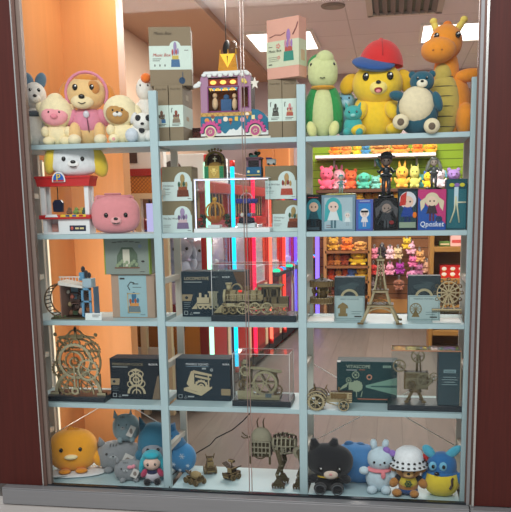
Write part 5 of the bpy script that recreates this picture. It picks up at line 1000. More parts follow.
# blister boxes with kit pictures
def kit_box(x0, x1, h, lab, title, dark, kind):
    T = carton('kit_carton', lab, x0, x1, h, .11, S3, 16, dark); w = T.w/2; lbm = mat('#9fb3b2', 'card')
    face(T, 'label_panel', lbm, -w+.2, .2, w-.2, h*.57); b = MB(T.u, KITL); b.ring((0, -.3, h*.52), 9, 6.6, .3, n=16, a0=.25, a1=PI-.25); b.build('printed_arch', T.body)
    fr = MB(T.u, mat('#5f7476', 'card')); z1 = h*.54
    for q in ((-w+1.2, 1.4, w-1.2, 1.8), (-w+1.2, z1, w-1.2, z1+.4), (-w+1.2, 1.4, -w+1.6, z1), (w-1.6, 1.4, w-1.2, z1)): fr.b2(q[0], -.35, q[1], q[2], -.2, q[3])
    fr.build('printed_border', T.body); words(T, title, 2.2, 0, -.3, h*.475, mat('#3a4a4c', 'card'), T.body, 'box_lettering', 'CENTER', wide=T.w*.62)
    b = MB(T.u, mat('#7d6b46', 'card'))
    if kind: b.wheel((-w+8, -.4, 12), 6, .25, 10, .15, .15, n=20); b.prism([(-w+8, 12), (-w+12, 4), (-w+4, 4)], -.5, -.3)
    else: b.b2(-w+4, -.5, 4, -w+13, -.3, 7); b.b2(-w+5.5, -.5, 7, -w+11.5, -.3, 12); b.prism([(-w+3, 12), (-w+14, 12), (-w+13, 15), (-w+8.5, 18), (-w+4, 15)], -.5, -.3)
    b.build('printed_model', T.body); lines(T, mat('#5f7476', 'card'), 2, w-3, 9, 2, 2.2); face(T, 'printed_code', INKC, w-10, 3.2, w-3, 4.4, .4)
    b = MB(T.u, mat('#3d4c50', 'card')); b.e((-2, -.15, h*.75), (9, .2, 3.4)); b.e((3, -.15, h*.82), (6, .2, 2.4)); b.build('printed_clouds', T.body)
    wn = MB(T.u, ACR).b2(-w+.8, -.62, h*.58, w-.8, -.5, h-1).build('clear_window', T.body); return T
DKT = mat('#26343a', 'card')
kit_box(334.5, 364.5, 43, 'kit carton with a carousel picture beside the wooden carousel', 'MERRY-GO-ROUND', DKT, 0)
kit_box(408, 440, 45, 'kit carton with a big wheel picture beside the wooden big wheel', 'FERRIS WHEEL', DKT, 1)
# lattice tower
T = thing('wooden_tower', 'tall wooden lattice tower model between the two kit cartons', 'model', 380, 320, S3, .06); H = 71
def half(z): return 2.0+15*max(0, 1-z/H)**2.6+1.2*(1-z/H)
def hy(z): return half(z)*.8
lv = [0, 6, 12, 18, 24, 29, 34, 39, 44, 49, 54, 58, 62]
for sx_ in (-1, 1):
    for sy_ in (-1, 1):
        b = MB(T.u, KITG); zs_ = lv; b.tube([(sx_*half(z), sy_*hy(z), z) for z in zs_], [2.2-.022*z for z in zs_], 4); b.build('leg', T.o)
        MB(T.u, KITD).box((sx_*half(0)*1.03, sy_*hy(0)*1.03, .7), (6, 5, 1.4)).build('foot', T.o)
for z, e in ((17, 2.4), (31, 1.8), (62, 1.6)):
    b = MB(T.u, KITG); b.box((0, 0, z), (2*half(z)+2*e, 2*hy(z)+2*e, 1.8)); b.m(KITD).box((0, 0, z+1.4), (2*half(z)+2*e+1, 2*hy(z)+2*e+1, .7)); b.build('platform', T.o)
for sgn in (-1, 1):
    b = MB(T.u, KITG); y = sgn*hy(3)
    b.tube([(half(3)*.93*math.cos(t), sgn*hy(12), 3+12*math.sin(t)) for t in [q*PI/12 for q in range(13)]], .7, 5); b.build('arch', T.o)
    b = MB(T.u, KITD)
    for z0, z1 in zip(lv[3:], lv[4:]):
        b.tube(((-half(z0), sgn*hy(z0), z0), (half(z1), sgn*hy(z1), z1)), .42, 4); b.tube(((half(z0), sgn*hy(z0), z0), (-half(z1), sgn*hy(z1), z1)), .42, 4)
        b.tube(((sgn*half(z0), -hy(z0), z0), (sgn*half(z1), hy(z1), z1)), .42, 4); b.tube(((sgn*half(z0), hy(z0), z0), (sgn*half(z1), -hy(z1), z1)), .42, 4)
    b.build('lattice', T.o)
MB(T.u, KITG).cyl((0, 0, 31), (0, 0, 62), 1.2, .9, 6).build('core', T.o); b = MB(T.u, KITG); b.cyl((0, 0, 63), (0, 0, 66), 2.4, 1.4, 8); b.cyl((0, 0, 66), (0, 0, 74), .6, .2, 6); b.build('spire', T.o)
# ------------------------------------------------------------------ fourth shelf
BASE = mat('#18242c', 'plastic', .35)
T = thing('pendulum_clock_model', 'wooden mechanical pendulum clock with round gears on a dark base', 'clock model', 79, 399, S4, .08, rot=.0)
MB(T.u, BASE).b2(-31, -9, 0, 31, 22, 5.5, .5).build('base', T.o); GK = mat('#a59f82', 'kit'); GK2 = mat('#857a5a', 'kit')
b = MB(T.u, GK); b.ring((0, 0, 6), 25, 21.5, 1.4, n=32, a0=0, a1=PI); b.ring((0, 0, 6), 17, 15.5, 1.4, n=24, a0=0, a1=PI); b.b2(-29, -2, 5.5, -20, 3, 8); b.b2(20, -2, 5.5, 29, 3, 8); b.b2(-1, -.8, 6, 1, .8, 30)
for a in (.5, .9, 2.24, 2.64): b.box((19.5*math.cos(a), 0, 6+19.5*math.sin(a)), (5, 1.2, 1), (0, -a, 0))
b.build('arched_frame', T.o)
for nm, x, z, R_, y, sp, th, m in (('main_gear', 0, 40, 17.5, -3, 0, 0, GK), ('hour_ring', 0, 40, 10.5, -4, 0, 0, GK2), ('small_gear', 14, 32, 10.5, -6, 5, 20, GK), ('left_gear', -18, 31, 8.5, 1, 5, 18, GK2), ('upper_gear', 15, 50, 8.5, 3, 6, 20, GK2), ('top_gear', -14, 55, 7, 3, 5, 16, GK2), ('escape_gear', -10, 14, 8, -3, 5, 16, GK2), ('train_gear', 8, 14, 6.5, 2, 5, 14, GK2)):
    b = MB(T.u, m)
    if sp: b.wheel((x, y, z), R_, 1.2, sp, .16, .2, th, 1.0)
    else: b.ring((x, y, z), R_, R_*.86, 1.3, 30 if R_ > 12 else 0, .8, 36)
    b.build(nm, T.o)
b = MB(T.u, GK)
b.tube([(math.cos(t)*(2+t*.95), -5, 40+math.sin(t)*(2+t*.95)) for t in [q*.3 for q in range(28)]], .7, 6); b.build('spiral', T.o)
b = MB(T.u, KITD); b.ring((0, -5, 40), 5, 3, 1, n=18); b.box((0, -6, 45), (.9, .6, 9)); b.box((3, -6, 40), (6, .6, .9)); b.build('hands', T.o)
fr = MB(T.u, GK2); fr.ring((0, 4, 38), 24, 22, 1.2, n=32, a0=-.6, a1=PI+.6); fr.b2(-22.5, 3.4, 6, -20.5, 4.6, 26); fr.b2(20.5, 3.4, 6, 22.5, 4.6, 26)
for z in (30, 48): fr.b2(-22, 3.4, z, 22, 4.4, z+1.4)
fr.build('back_frame', T.o)
cr = MB(T.u, GK2); cr.prism([(-1.3, 60), (1.3, 60), (1, 74), (-1, 74)], 0, 1.2); cr.prism([(-20, 62), (20, 62), (18, 64), (2, 66), (-2, 66), (-18, 64)], 1, 2.2); cr.ring((0, 0, 63), 8.5, 7, 1.2, n=20, a0=0, a1=PI); cr.ring((0, 0, 57), 5, 3.8, 1.2, n=18)
for s in (-1, 1): cr.box((s*14, 0, 62), (16, 1, 1.2), (0, s*.6, 0)); cr.box((s*10, 0, 56), (16, 1, 1.2), (0, -s*.5, 0)); cr.e((s*21, 0, 66), (2, 1, 2), None, 8)
cr.m(INK).e((0, 0, 71), (1.6, 1, 2.4), None, 8); cr.build('crest', T.o)
pd = MB(T.u, GK); pd.b2(-.7, -7.6, 12, .7, -6.9, 36); pd.ring((0, -7.4, 11), 4, 2, .9, n=18); pd.build('pendulum', T.o)
# dark cartons
def clock_print(T, x, z, s, m):
    b = MB(T.u, m); y = -.4
    b.ring((x, y, z), 10*s, 7.6*s, .3, n=20, a0=0, a1=PI); b.ring((x, y, z), 5*s, 3.8*s, .3, n=16, a0=0, a1=PI); b.ring((x, y-.05, z+15*s), 7.5*s, 5.8*s, .3, n=20); b.ring((x, y-.1, z+15*s), 3.6*s, 2.2*s, .3, n=14)
    b.ring((x+6*s, y, z+11*s), 4*s, 3*s, .3, n=14); b.ring((x-6.5*s, y, z+10*s), 3.5*s, 2.6*s, .3, n=14); b.ring((x+5*s, y, z+21*s), 3.4*s, 2.4*s, .3, n=14); b.ring((x-5*s, y, z+21*s), 3.4*s, 2.4*s, .3, n=14)
    b.prism([(x-6*s, z+25*s), (x, z+27*s), (x+6*s, z+25*s), (x, z+23.6*s)], y-.1, y+.1); b.b2(x-.5*s, y-.12, z, x+.5*s, y+.1, z+27*s); b.build('printed_clock', T.body)
T = carton('kit_carton', 'dark slate carton lettered PENDULUM CLOCK beside the wooden clock', 109.5, 160.5, 41.5, .12, S4, 22, mat('#1a242c', 'card')); w = T.w/2
words(T, 'PENDULUM CLOCK', 3.6, -w+2.6, -.2, 34.5, mat('#8a8066', 'card'), T.body, 'box_lettering', wide=32); lines(T, GYC, -w+2.6, -w+19, 33.2, 1, 1, t=.6); words(T, 'ROKR', 2.7, w-10.5, -.2, 35, mat('#e6e8e6', 'card'), T.body, 'box_lettering', wide=9)
b = MB(T.u, TANP); b.prism([(-w+.2, 14.5), (-w+9, 14.5), (-w+10, 21), (-w+.2, 21)], -.3, -.05); p_ = b.build('tan_tab', T.body); MB(T.u, SLATE).e((-w+4, -.35, 18), (1.5, .2, 1.4)).build('printed_gear', p_); clock_print(T, 1.5, 6, .95, TANL); lines(T, mat('#5a666a', 'card'), -w+2, -w+9, 12.5, 3, 1.8); qrless(T, w)
b = MB(T.u, mat('#7a6a58', 'card')); b.prism([(w-8, .5), (w-.1, .5), (w-.1, 25), (w-2, 24), (w-4, 16)], -.3, -.05); b.build('printed_corner', T.body)
T = carton('kit_carton', 'dark slate carton lettered MARBLE SQUAD with a marble run picture', 175.5, 231, 42.5, .13, S4, 24, SLATE); w = T.w/2
words(T, 'MARBLE SQUAD', 3.2, -w+10.5, -.2, 36, mat('#c9cfd0', 'card'), T.body, 'box_lettering', wide=23); lines(T, mat('#7f9aa8', 'card'), -w+10.5, -w+34, 35, 1, 1, t=.4); face(T, 'printed_tag', GYC, -w+27, 32, -w+31, 33.6, .3); words(T, 'ROKR', 2.5, w-7.5, -.2, 36.5, mat('#e6e8e6', 'card'), T.body, 'box_lettering', wide=6.8)
b = MB(T.u, TANL); b.prism([(-20, 10), (-2, 5), (9, 13), (9, 15), (-2, 7.5), (-20, 12.5)], -.5, -.1); b.prism([(-20, 12.6), (-8, 16), (9, 13.6), (-2, 8)], -.42, -.1); b.prism([(-17, 17), (-12, 30), (-9, 30), (-9, 15), (-14, 14)], -.5, -.1); b.prism([(-10, 28), (9, 25), (9, 27), (-10, 31)], -.5, -.1); b.prism([(-8, 24), (7, 21), (8, 23), (-8, 26)], -.5, -.1); b.b2(5, -.5, 14, 6.2, -.1, 26); b.ring((-2, -.6, 14.5), 6.5, 4.6, .3, 14, .7); b.ring((-2, -.65, 14.5), 3, 1.6, .3, n=14)
b.build('printed_marble_run', T.body); qrless(T, w); face(T, 'tan_tab', TANP, w-9.5, 6, w-.1, 12.5, .3); b = MB(T.u, GYC); b.ring((9, -.3, 31.5), 1.5, .8, .3, n=12); b.build('printed_badge', T.body)
# wheel engine in clear case
MC = clear_case('square clear display case with a wooden wheel engine inside', 231.5, 291, 53, .035, S4, 34, BASE, 6, 400)
T = thing('wooden_engine', 'wooden marble machine with a large spoked wheel in the square case', 'model', 261, 398, S4+6*MC.u+.001, .10)
MB(T.u, KITG).b2(-22, -8, 0, 20, 10, 2.4, .2).build('plinth', T.o); b = MB(T.u, KITG); b.b2(-22, -8.6, 2.4, -6, -8, 9); b.b2(-22, -8, 2.4, -21, 6, 9); b.b2(-6, -8.6, 2.4, 20, -7.8, 5); b.build('front_tray', T.o); face(T, 'plate', mat('#4a5a60', 'plastic'), 6, 2.6, 12, 6.6, .5, T.o, -8.6)
MB(T.u, KITG).wheel((5, -4, 16), 12.5, 2, 6, .2, .2, n=36).build('flywheel', T.o); MB(T.u, KITD).wheel((5, 4, 16), 12.5, 1.6, 6, .16, .2, n=36).build('rear_wheel', T.o); MB(T.u, KITG).wheel((-8, -5, 10), 6.5, 1.4, 5, .2, .24, 18, .9).build('gear', T.o); MB(T.u, KITD).wheel((-16, -3, 14), 5.5, 1.4, 5, .2, .24, 16, .8).build('gear', T.o); MB(T.u, KITD).wheel((17, -2, 9), 5, 1.4, 5, .2, .24, 16, .8).build('gear', T.o)
b = MB(T.u, KITD)
for x in (-19, -11, 14): b.b2(x, -2, 2.4, x+1.6, 0, 36 if x < 0 else 26); b.b2(x, 5, 2.4, x+1.6, 7, 36 if x < 0 else 26)
b.tube(((-18, -1, 10), (-10, -1, 34)), .7, 5); b.tube(((-18, -1, 34), (-10, -1, 14)), .7, 5); b.build('tower_frame', T.o)
b = MB(T.u, KITG); b.tube(((-14, -3, 31), (4, -3, 29.5), (21, -3, 27)), 1.1, 6); b.tube(((-14, 2, 31), (4, 2, 29.5), (21, 2, 27)), 1.1, 6); [b.cyl((x, -3, 31-(x+14)*.11), (x, 2, 31-(x+14)*.11), .5, n=6) for x in range(-14, 22, 5)]; b.build('marble_track', T.o)
b = MB(T.u, KITG); b.cyl((-15, -1, 35), (-15, -1, 39), 3.4, 2, 10); b.ring((-15, -3, 28), 5, 3.6, 1, 12, .7); b.b2(-17, -2, 22, -9, 2, 27); b.build('lift_head', T.o)
# tractor
T = thing('wooden_tractor', 'wooden tractor model at the left of the right bay', 'model', 330, 405, S4, .035)
b = MB(T.u, KITG); b.b2(-12, -4, 8, 18, 4, 11); b.b2(0, -4.5, 11, 19, 4.5, 18, .4); b.b2(-14, -3, 9, 0, 3, 14); bd = b.build('body', T.o); b = MB(T.u, KITL)
for k in range(6): b.b2(18.6, -4.8, 8+k*1.8, 22, 4.8, 9+k*1.8)
b.build('grille', bd); b = MB(T.u, KITD); b.b2(1, -4.8, 12, 17, -4.5, 17); [b.b2(2+k*3, -5, 11.5, 3+k*3, -4.7, 17.5) for k in range(5)]; b.build('engine_side', bd)
b = MB(T.u, KITD); b.b2(-15, -3, 17, -8, 3, 18.4); b.box((-15, 0, 21), (1.2, 6, 8), (0, -.2, 0)); b.cyl((-11, 0, 13), (-11, 0, 17), .8); b.build('seat', T.o); b = MB(T.u, KITD); b.tube(((0, 0, 15), (-4, 0, 22)), .5, 6); b.tube([(-4+2.6*math.cos(t)*.5, 3*math.sin(t), 22+2.6*math.cos(t)) for t in [q*PI/6 for q in range(13)]], .5, 6); b.build('steering_wheel', T.o)
MB(T.u, KITD).cyl((9, -2, 18), (9, -2, 23), .7, .9, 8).build('exhaust', T.o)
for y in (-8, 5):
    MB(T.u, KITG).wheel((-13, y+1.5, 8.6), 8.2, 3.4, 7, .24, .25, 22, 1.0).build('rear_wheel', T.o); MB(T.u, KITG).wheel((14, y+1.5, 5.4), 5.4, 2.6, 6, .2, .28, n=22).build('front_wheel', T.o)
b = MB(T.u, KITG); b.ring((-13, -6, 9), 11.2, 10, 5, n=16, a0=.4, a1=2.5); b.ring((-13, 6, 9), 11.2, 10, 5, n=16, a0=.4, a1=2.5); b.cyl((-13, -8, 8.6), (-13, 8, 8.6), 1); b.cyl((14, -7, 5.4), (14, 7, 5.4), .9); b.tube(((-3, -4.5, 8), (8, -5.5, 5)), .7, 5); b.build('mudguard_axles', T.o)
# vitascope carton and case
PET = mat('#1c3c40', 'card')
T = carton('kit_carton', 'dark green carton lettered VITASCOPE behind the wooden tractor', 337, 396.5, 42, .17, S4, 24, PET); w = T.w/2
words(T, 'VITASCOPE', 4.6, -w+9.5, -.2, 35.4, mat('#9fae98', 'card'), T.body, 'box_lettering', wide=23.5); lines(T, GYC, -w+9.5, -w+20, 33.8, 1, 1, t=.8); lines(T, mat('#b0674a', 'card'), -w+22, -w+28, 34, 1, 1); face(T, 'brand_plate', mat('#7f9a8c', 'card'), w-14, 36, w-6, 38.4, .3); words(T, 'ROKR', 1.9, w-10, -.4, 36.4, PET, T.body, 'box_lettering', 'CENTER', wide=6)
b = MB(T.u, mat('#6f9484', 'card')); b.prism([(-1, 16), (w-.2, 8.5), (w-.2, 26.5), (-1, 18)], -.25, -.05); b.m(mat('#355a58', 'card')).prism([(4, 16.5), (w-.2, 16), (w-.2, 18.5), (4, 17.7)], -.32, -.2); b.build('printed_beam', T.body)
b = MB(T.u, mat('#8fa088', 'card')); b.ring((-10, -.4, 17), 5.5, 3.8, .3, 14, .7); b.ring((-10, -.4, 17), 2.6, 1.2, .3, n=12); b.wheel((-11, -.4, 28.5), 3.6, .3, 5, .2, .25); b.wheel((-18, -.4, 23), 2.8, .3, 5, .2, .25); b.prism([(-18, 13), (-5, 13), (-5, 21), (-18, 21)], -.3, -.12); b.prism([(-28, 12), (-20, 16), (-18, 21), (-24, 17)], -.35, -.12)
for x in (-16, -10, -5): b.box((x, -.3, 9), (.8, .2, 6), (0, (x+10)*.05, 0))
b.build('printed_projector', T.body); b = MB(T.u, mat('#b0806a', 'card')); b.ring((2.5, -.4, 26.5), 2.8, 1.6, .3, n=16); b.build('printed_seal', T.body); lines(T, mat('#a86a50', 'card'), -9, w-2, 4.5, 1, 1, t=1.0)
for s in (-1, 1): MB(T.u, WHITE).b2(s*(w-2)-1.6, -.3, 41.2, s*(w-2)+1.6, 2, 42.4).build('corner_tape', T.body)
VC = thing('display_case', 'clear display case with a dark information panel at its right end', 'display case', 426, 406, S4, .035)
T = VC; MB(T.u, BASE).b2(-38, 0, 0, 36.5, 32, 6, .5).build('base', T.o); a = MB(T.u, ACR); a.b2(-34.5, 2, 6, 33, 2.4, 61); a.b2(-34.5, 28, 6, 33, 28.4, 61); a.b2(-34.5, 2.4, 6, -34.1, 28, 61); a.b2(-34.5, 2, 61, 33, 28.4, 61.4); a = a.build('cover', T.o)
b = MB(T.u, mat('#a8785c', 'plastic', .3)); b.b2(-34.8, 1.8, 60.6, 33.2, 2.3, 61.8); b.b2(-34.8, 28.1, 60.6, 33.2, 28.6, 61.8); b.b2(-34.8, 2, 60.9, -34.2, 28.4, 61.7); b.b2(32.6, 2, 60.9, 33.2, 28.4, 61.7); b.build('edge_line', a)
pn = MB(T.u, mat('#22404a', 'card')).b2(11.5, 3, 6, 32.5, 27.5, 60, .3).build('information_panel', T.o); MB(T.u, mat('#a89a84', 'plastic')).b2(32.6, 2.6, 6, 33.4, 27, 60).build('side_strip', pn)
lb = face(T, 'brand_plate', mat('#86a0a4', 'card'), 16.5, 39, 28.5, 42.5, .35, pn, 3); words(T, 'ROKR', 2.5, 22.5, 2.4, 39.6, mat('#22404a', 'card'), lb, 'plate_lettering', 'CENTER', wide=9); b = MB(T.u, mat('#8fa6a8', 'card'))
for z, x0, x1 in ((34.5, 16, 29), (32, 15, 30), (29.5, 17, 28), (27, 15, 30)): b.b2(x0, 2.7, z, x1, 2.98, z+.6)
b.build('information_text', pn); vu = VC.u
T = thing('wooden_projector', 'wooden film projector model with two reels in the paneled clear case', 'model', 415, 402, S4+6*vu+.001, .10)
VK = mat('#7f7459', 'kit'); VK2 = mat('#6a5636', 'kit')
for x, y in ((-8, -5), (8, -5), (-6, 5), (6, 5)): b = MB(T.u, VK2); b.tube(((x*.35, y*.5, 12), (x, y, 2)), [1.6, 1.1], 6); b.e((x*1.05, y*1.05, 1.4), (2.6, 2.2, 1.4), None, 10); b.build('leg', T.o)
MB(T.u, VK2).cyl((0, 0, 11), (0, 0, 15), 6.5, 4.5, 14).build('pedestal', T.o); bd = MB(T.u, VK).b2(-11, -5, 14, 12, 6, 31, .5).build('body', T.o); b = MB(T.u, VK2); [b.b2(-10, -5.6, 26+k*1.5, 11, -5.1, 26.8+k*1.5) for k in range(3)]; b.b2(-11.3, -5.4, 14, -9.6, 6.3, 31); b.b2(10.6, -5.4, 14, 12.3, 6.3, 31); b.build('trim', bd)
MB(T.u, VK).wheel((8, -7, 24), 7, 1.4, 6, .2, .24, 20, .9).build('front_gear', bd); MB(T.u, VK2).wheel((-4, -6.5, 19), 4, 1.2, 5, .2, .24, 14, .8).build('small_gear', bd); MB(T.u, VK).cyl((12, 0, 22), (17, 0, 22), 3, 2.2, 12).build('lens', bd)
MB(T.u, VK).wheel((-16, -2, 37), 6.4, 2.4, 5, .2, .26).build('reel', T.o); MB(T.u, VK).wheel((2, -1, 47), 6.8, 2.4, 5, .2, .26).build('reel', T.o); b = MB(T.u, VK2); b.tube(((-16, 0, 37), (-8, 0, 30)), 1, 6); b.tube(((2, 1, 47), (1, 1, 31)), 1.2, 6); b.tube(((4, 1, 46), (5, 1, 31)), .8, 6); b.build('reel_arm', T.o)
MB(T.u, VK).wheel((18, 0, 26), 4.4, 1, 5, .2, .24).build('crank_wheel', bd)
# ------------------------------------------------------------------ bottom shelf
T = thing('plush_chick', 'big round yellow-orange plush chick on a white plush mat', 'plush toy', 75, 478, S5, .17); mt = thing('plush_mat', 'flat white plush mat under the big yellow chick', 'mat', 78, 480, S5, .13)
b = MB(mt.u, pl('#d6dadb')); b.e((0, 3, 1.6), (28, 15, 1.7), None, 24, .8); b.build('mat', mt.o); b = MB(mt.u, mat('#c9ccc8', 'card')); b.box((-17, -10.5, 2.6), (15, 5, .5), (-.5, 0, .15)); b.build('fabric_tag', mt.o); T.o.location.z += 3.4*mt.u
YO = pl('#f0a32a')
b = MB(T.u, YO); b.e((0, 0, 20), (24, 15, 21), None, 28, .82); bd = b.build('body', T.o); el(T, 'wing', YO, ((23, -3, 11), (5, 7, 9), (0, -.35, 0)), parent=bd); el(T, 'wing', YO, ((-23, -3, 11), (5, 7, 9), (0, .35, 0)), parent=bd); el(T, 'tuft', pl('#e09020'), ((-1, 0, 40), (4, 3, 4)), ((4, 0, 39.5), (4, 3, 3)), parent=bd)
eyes(T, bd, 9, -14, 24, 2.0, -1, False); el(T, 'beak', pl('#f4e2b0'), ((-1, -15, 17), (6.5, 3.6, 2.6)), parent=bd); el(T, 'foot', pl('#d98a24'), ((-8, -13, 2), (6, 5, 2.4))); el(T, 'foot', pl('#d98a24'), ((8, -13, 2), (6, 5, 2.4)))
GC = pl('#85898c'); GC2 = pl('#7b9299'); GD2 = pl('#55595c')
def grey_cat(x, y, Y, z, w, h, m, label, D, bow=False, tag_=True, rot=0, ty=0.0):
    T = thing('plush_cat', label, 'plush toy', x, y, z, Y, None, rot)
    b = MB(T.u, m); b.e((0, 0, h*.44), (w*.5, D, h*.45), None, 24, .85); bd = b.build('body', T.o)
    for s in (-1, 1): MB(T.u, m).cyl((s*w*.26-w*.1, 0, h*.78), (s*w*.30-w*.1, 0, h*1.02), w*.1, w*.012, 12).build('ear', bd)
    fx = -w*.1
    for s in (-1, 1): MB(T.u, INK).e((fx+s*w*.14, -D*.9, h*.6), (w*.025, .6, w*.03), None, 10).build('eye', bd)
    el(T, 'muzzle', pl('#9ea3a5'), ((fx, -D*.93, h*.50), (w*.09, 1.5, h*.06)), parent=bd); el(T, 'nose', INK, ((fx, -D*.93-1.4, h*.53), (w*.022, .6, w*.016)), parent=bd)
    for k in (-1, 0, 1): MB(T.u, GD2).e((fx+k*w*.06, -D*.55, h*.83), (w*.016, D*.3, h*.03), None, 8).build('forehead_stripe', bd)
    for s in (-1, 1): el(T, 'paw', m, ((s*w*.22, -D*.85, h*.1), (w*.1, 3, h*.1)))
    el(T, 'tail', m, ((w*.48, 2, h*.25), (w*.12, 3, h*.14), (0, -.6, 0)))
    if tag_: b = MB(T.u, mat('#c9c6c0', 'card')); b.box((w*.2, -D-1.2, h*.4), (w*.22, .4, h*.36), (-.1, .5, 0)); tg = b.build('paper_tag', bd); MB(T.u, mat('#8a8078', 'card')).e((w*.2, -D-1.5, h*.4), (w*.06, .25, h*.1), None, 10).build('tag_picture', tg)
    if bow: el(T, 'bow', pl('#d98a98'), ((w*.04, -D*.95, h*.66), (w*.09, 2, h*.08)), ((w*.16, -D*.95, h*.68), (w*.07, 2, h*.09)), parent=bd)
    return T
A_ = grey_cat(120, 470, .25, S5, 46, 33, GC, 'large grey plush cat lying under the small blue-grey cat', 14)
grey_cat(127, 443, .25, S5+29.5*A_.u, 27, 31, GC2, 'small blue-grey plush cat perched on top of the large grey cat', 9)
grey_cat(130, 482, .085, S5, 30, 24, GC, 'small grey plush cat with a pink bow in front of the large grey cat', 8, True)
# teal plush and doll at the post
TQ = pl('#2f6f8a'); HAIR = pl('#2fa3b4')
T = thing('plush_cat', 'big dark teal plush cat behind the little doll and the left white post', 'plush toy', 156, 473, S5, .26)
b = MB(T.u, TQ); b.e((0, 0, 24), (17, 12, 25), None, 24, .85); bd = b.build('body', T.o)
for s in (-1, 1): MB(T.u, pl('#27566c')).cyl((s*10, 0, 42), (s*14, 0, 55), 5, .5, 12).build('ear', bd)
el(T, 'face', pl('#8a8f98'), ((-1, -9, 22), (11, 5, 9)), parent=bd); eyes(T, bd, 5, -13.6, 25, 1.5, -1, False); el(T, 'nose', INK, ((-1, -14.4, 21), (1.6, .8, 1)), parent=bd); two(T, 'paw', TQ, (10, -10, 5), (6, 6, 5)); two(T, 'arm', TQ, (15, -4, 16), (5, 6, 8), (0, -.3, 0))
T = thing('plush_doll', 'little plush doll with bright teal hair sitting by the left white post', 'doll', 153, 484, S5, .06)
el(T, 'body', pl('#c9c4cc'), ((0, 0, 8), (8, 6, 7))); el(T, 'dress', pl('#23284a'), ((0, -1, 12), (6, 5, 4))); hd = el(T, 'head', pl('#e0bfae'), ((0, -2, 22), (8.5, 7.5, 8))); el(T, 'hair', HAIR, ((0, 1, 25), (10.5, 8, 9)), ((0, -5, 30), (8, 5, 4)), ((-10, 1, 19), (3, 4, 9), (0, .2, 0)), ((10, 1, 19), (3, 4, 9), (0, -.2, 0)), parent=hd)
eyes(T, hd, 3.6, -9, 22, 1.2); two(T, 'arm', pl('#a83a5a'), (8, -2, 11), (3, 3, 5), (0, -.5, 0)); two(T, 'boot', pl('#1c1d22'), (5, -7, 3.4), (3.6, 4, 3.4))
# blue bag with snowflakes
T = thing('gift_bag', 'blue fabric bag printed with white snowflakes behind the left white post', 'bag', 182, 466, S5, .25)
BG = pl('#3f86b8'); b = MB(T.u, BG); b.e((0, 0, 15), (15, 10, 15.5), (0, -.15, 0), 20); b.cyl((-3, 0, 26), (-10, 0, 42), 9, 5, 16); bd = b.build('bag', T.o); b = MB(T.u, pl('#3478aa')); b.cyl((-8, 0, 38), (-12, 0, 47), 4, 7, 14); b.build('ruffle', bd); pipe(T, 'ribbon', pl('#27354a'), [(-9+5.6*math.cos(t), 5.6*math.sin(t), 38) for t in [q*PI/6 for q in range(13)]], .9, bd)
for cx, cz, r in ((3, 19, 3), (8, 9, 2), (-6, 10, 2.2), (0, 4, 1.6)):
    b = MB(T.u, mat('#cfe0ea', 'paint')); yy = -10.2*math.sqrt(max(.05, 1-(cx/15)**2-((cz-15)/15.5)**2))-.2
    for k in range(3): a = k*PI/3; b.box((cx, yy, cz), (r*2, .5, .5), (0, a, 0))
    b.build('snowflake', bd)
pipe(T, 'strap', pl('#2a2f3c'), ((-14, -8, 3), (-12, -9, 14), (-7, -8, 26)), 1.1, bd)
# black cord hanging down behind
pts = [at(252, 411, .36)]
for x, y in ((243, 421), (232, 430), (216, 438), (210, 445), (198, 452), (188, 460)): pts.append(at(x, y, .36))
pts += [Vector((pts[-1].x-.02, .30, S5+.004)), Vector((pts[-1].x-.05, .12, S5+.004)), onz(170, 489, S5+.004)]
b = MB(1, BLACK); b.tube(pts, .0035, 6); o = b.build('power_cord'); tag(o, 'thin black cord hanging behind the little wooden vehicles', 'cord')
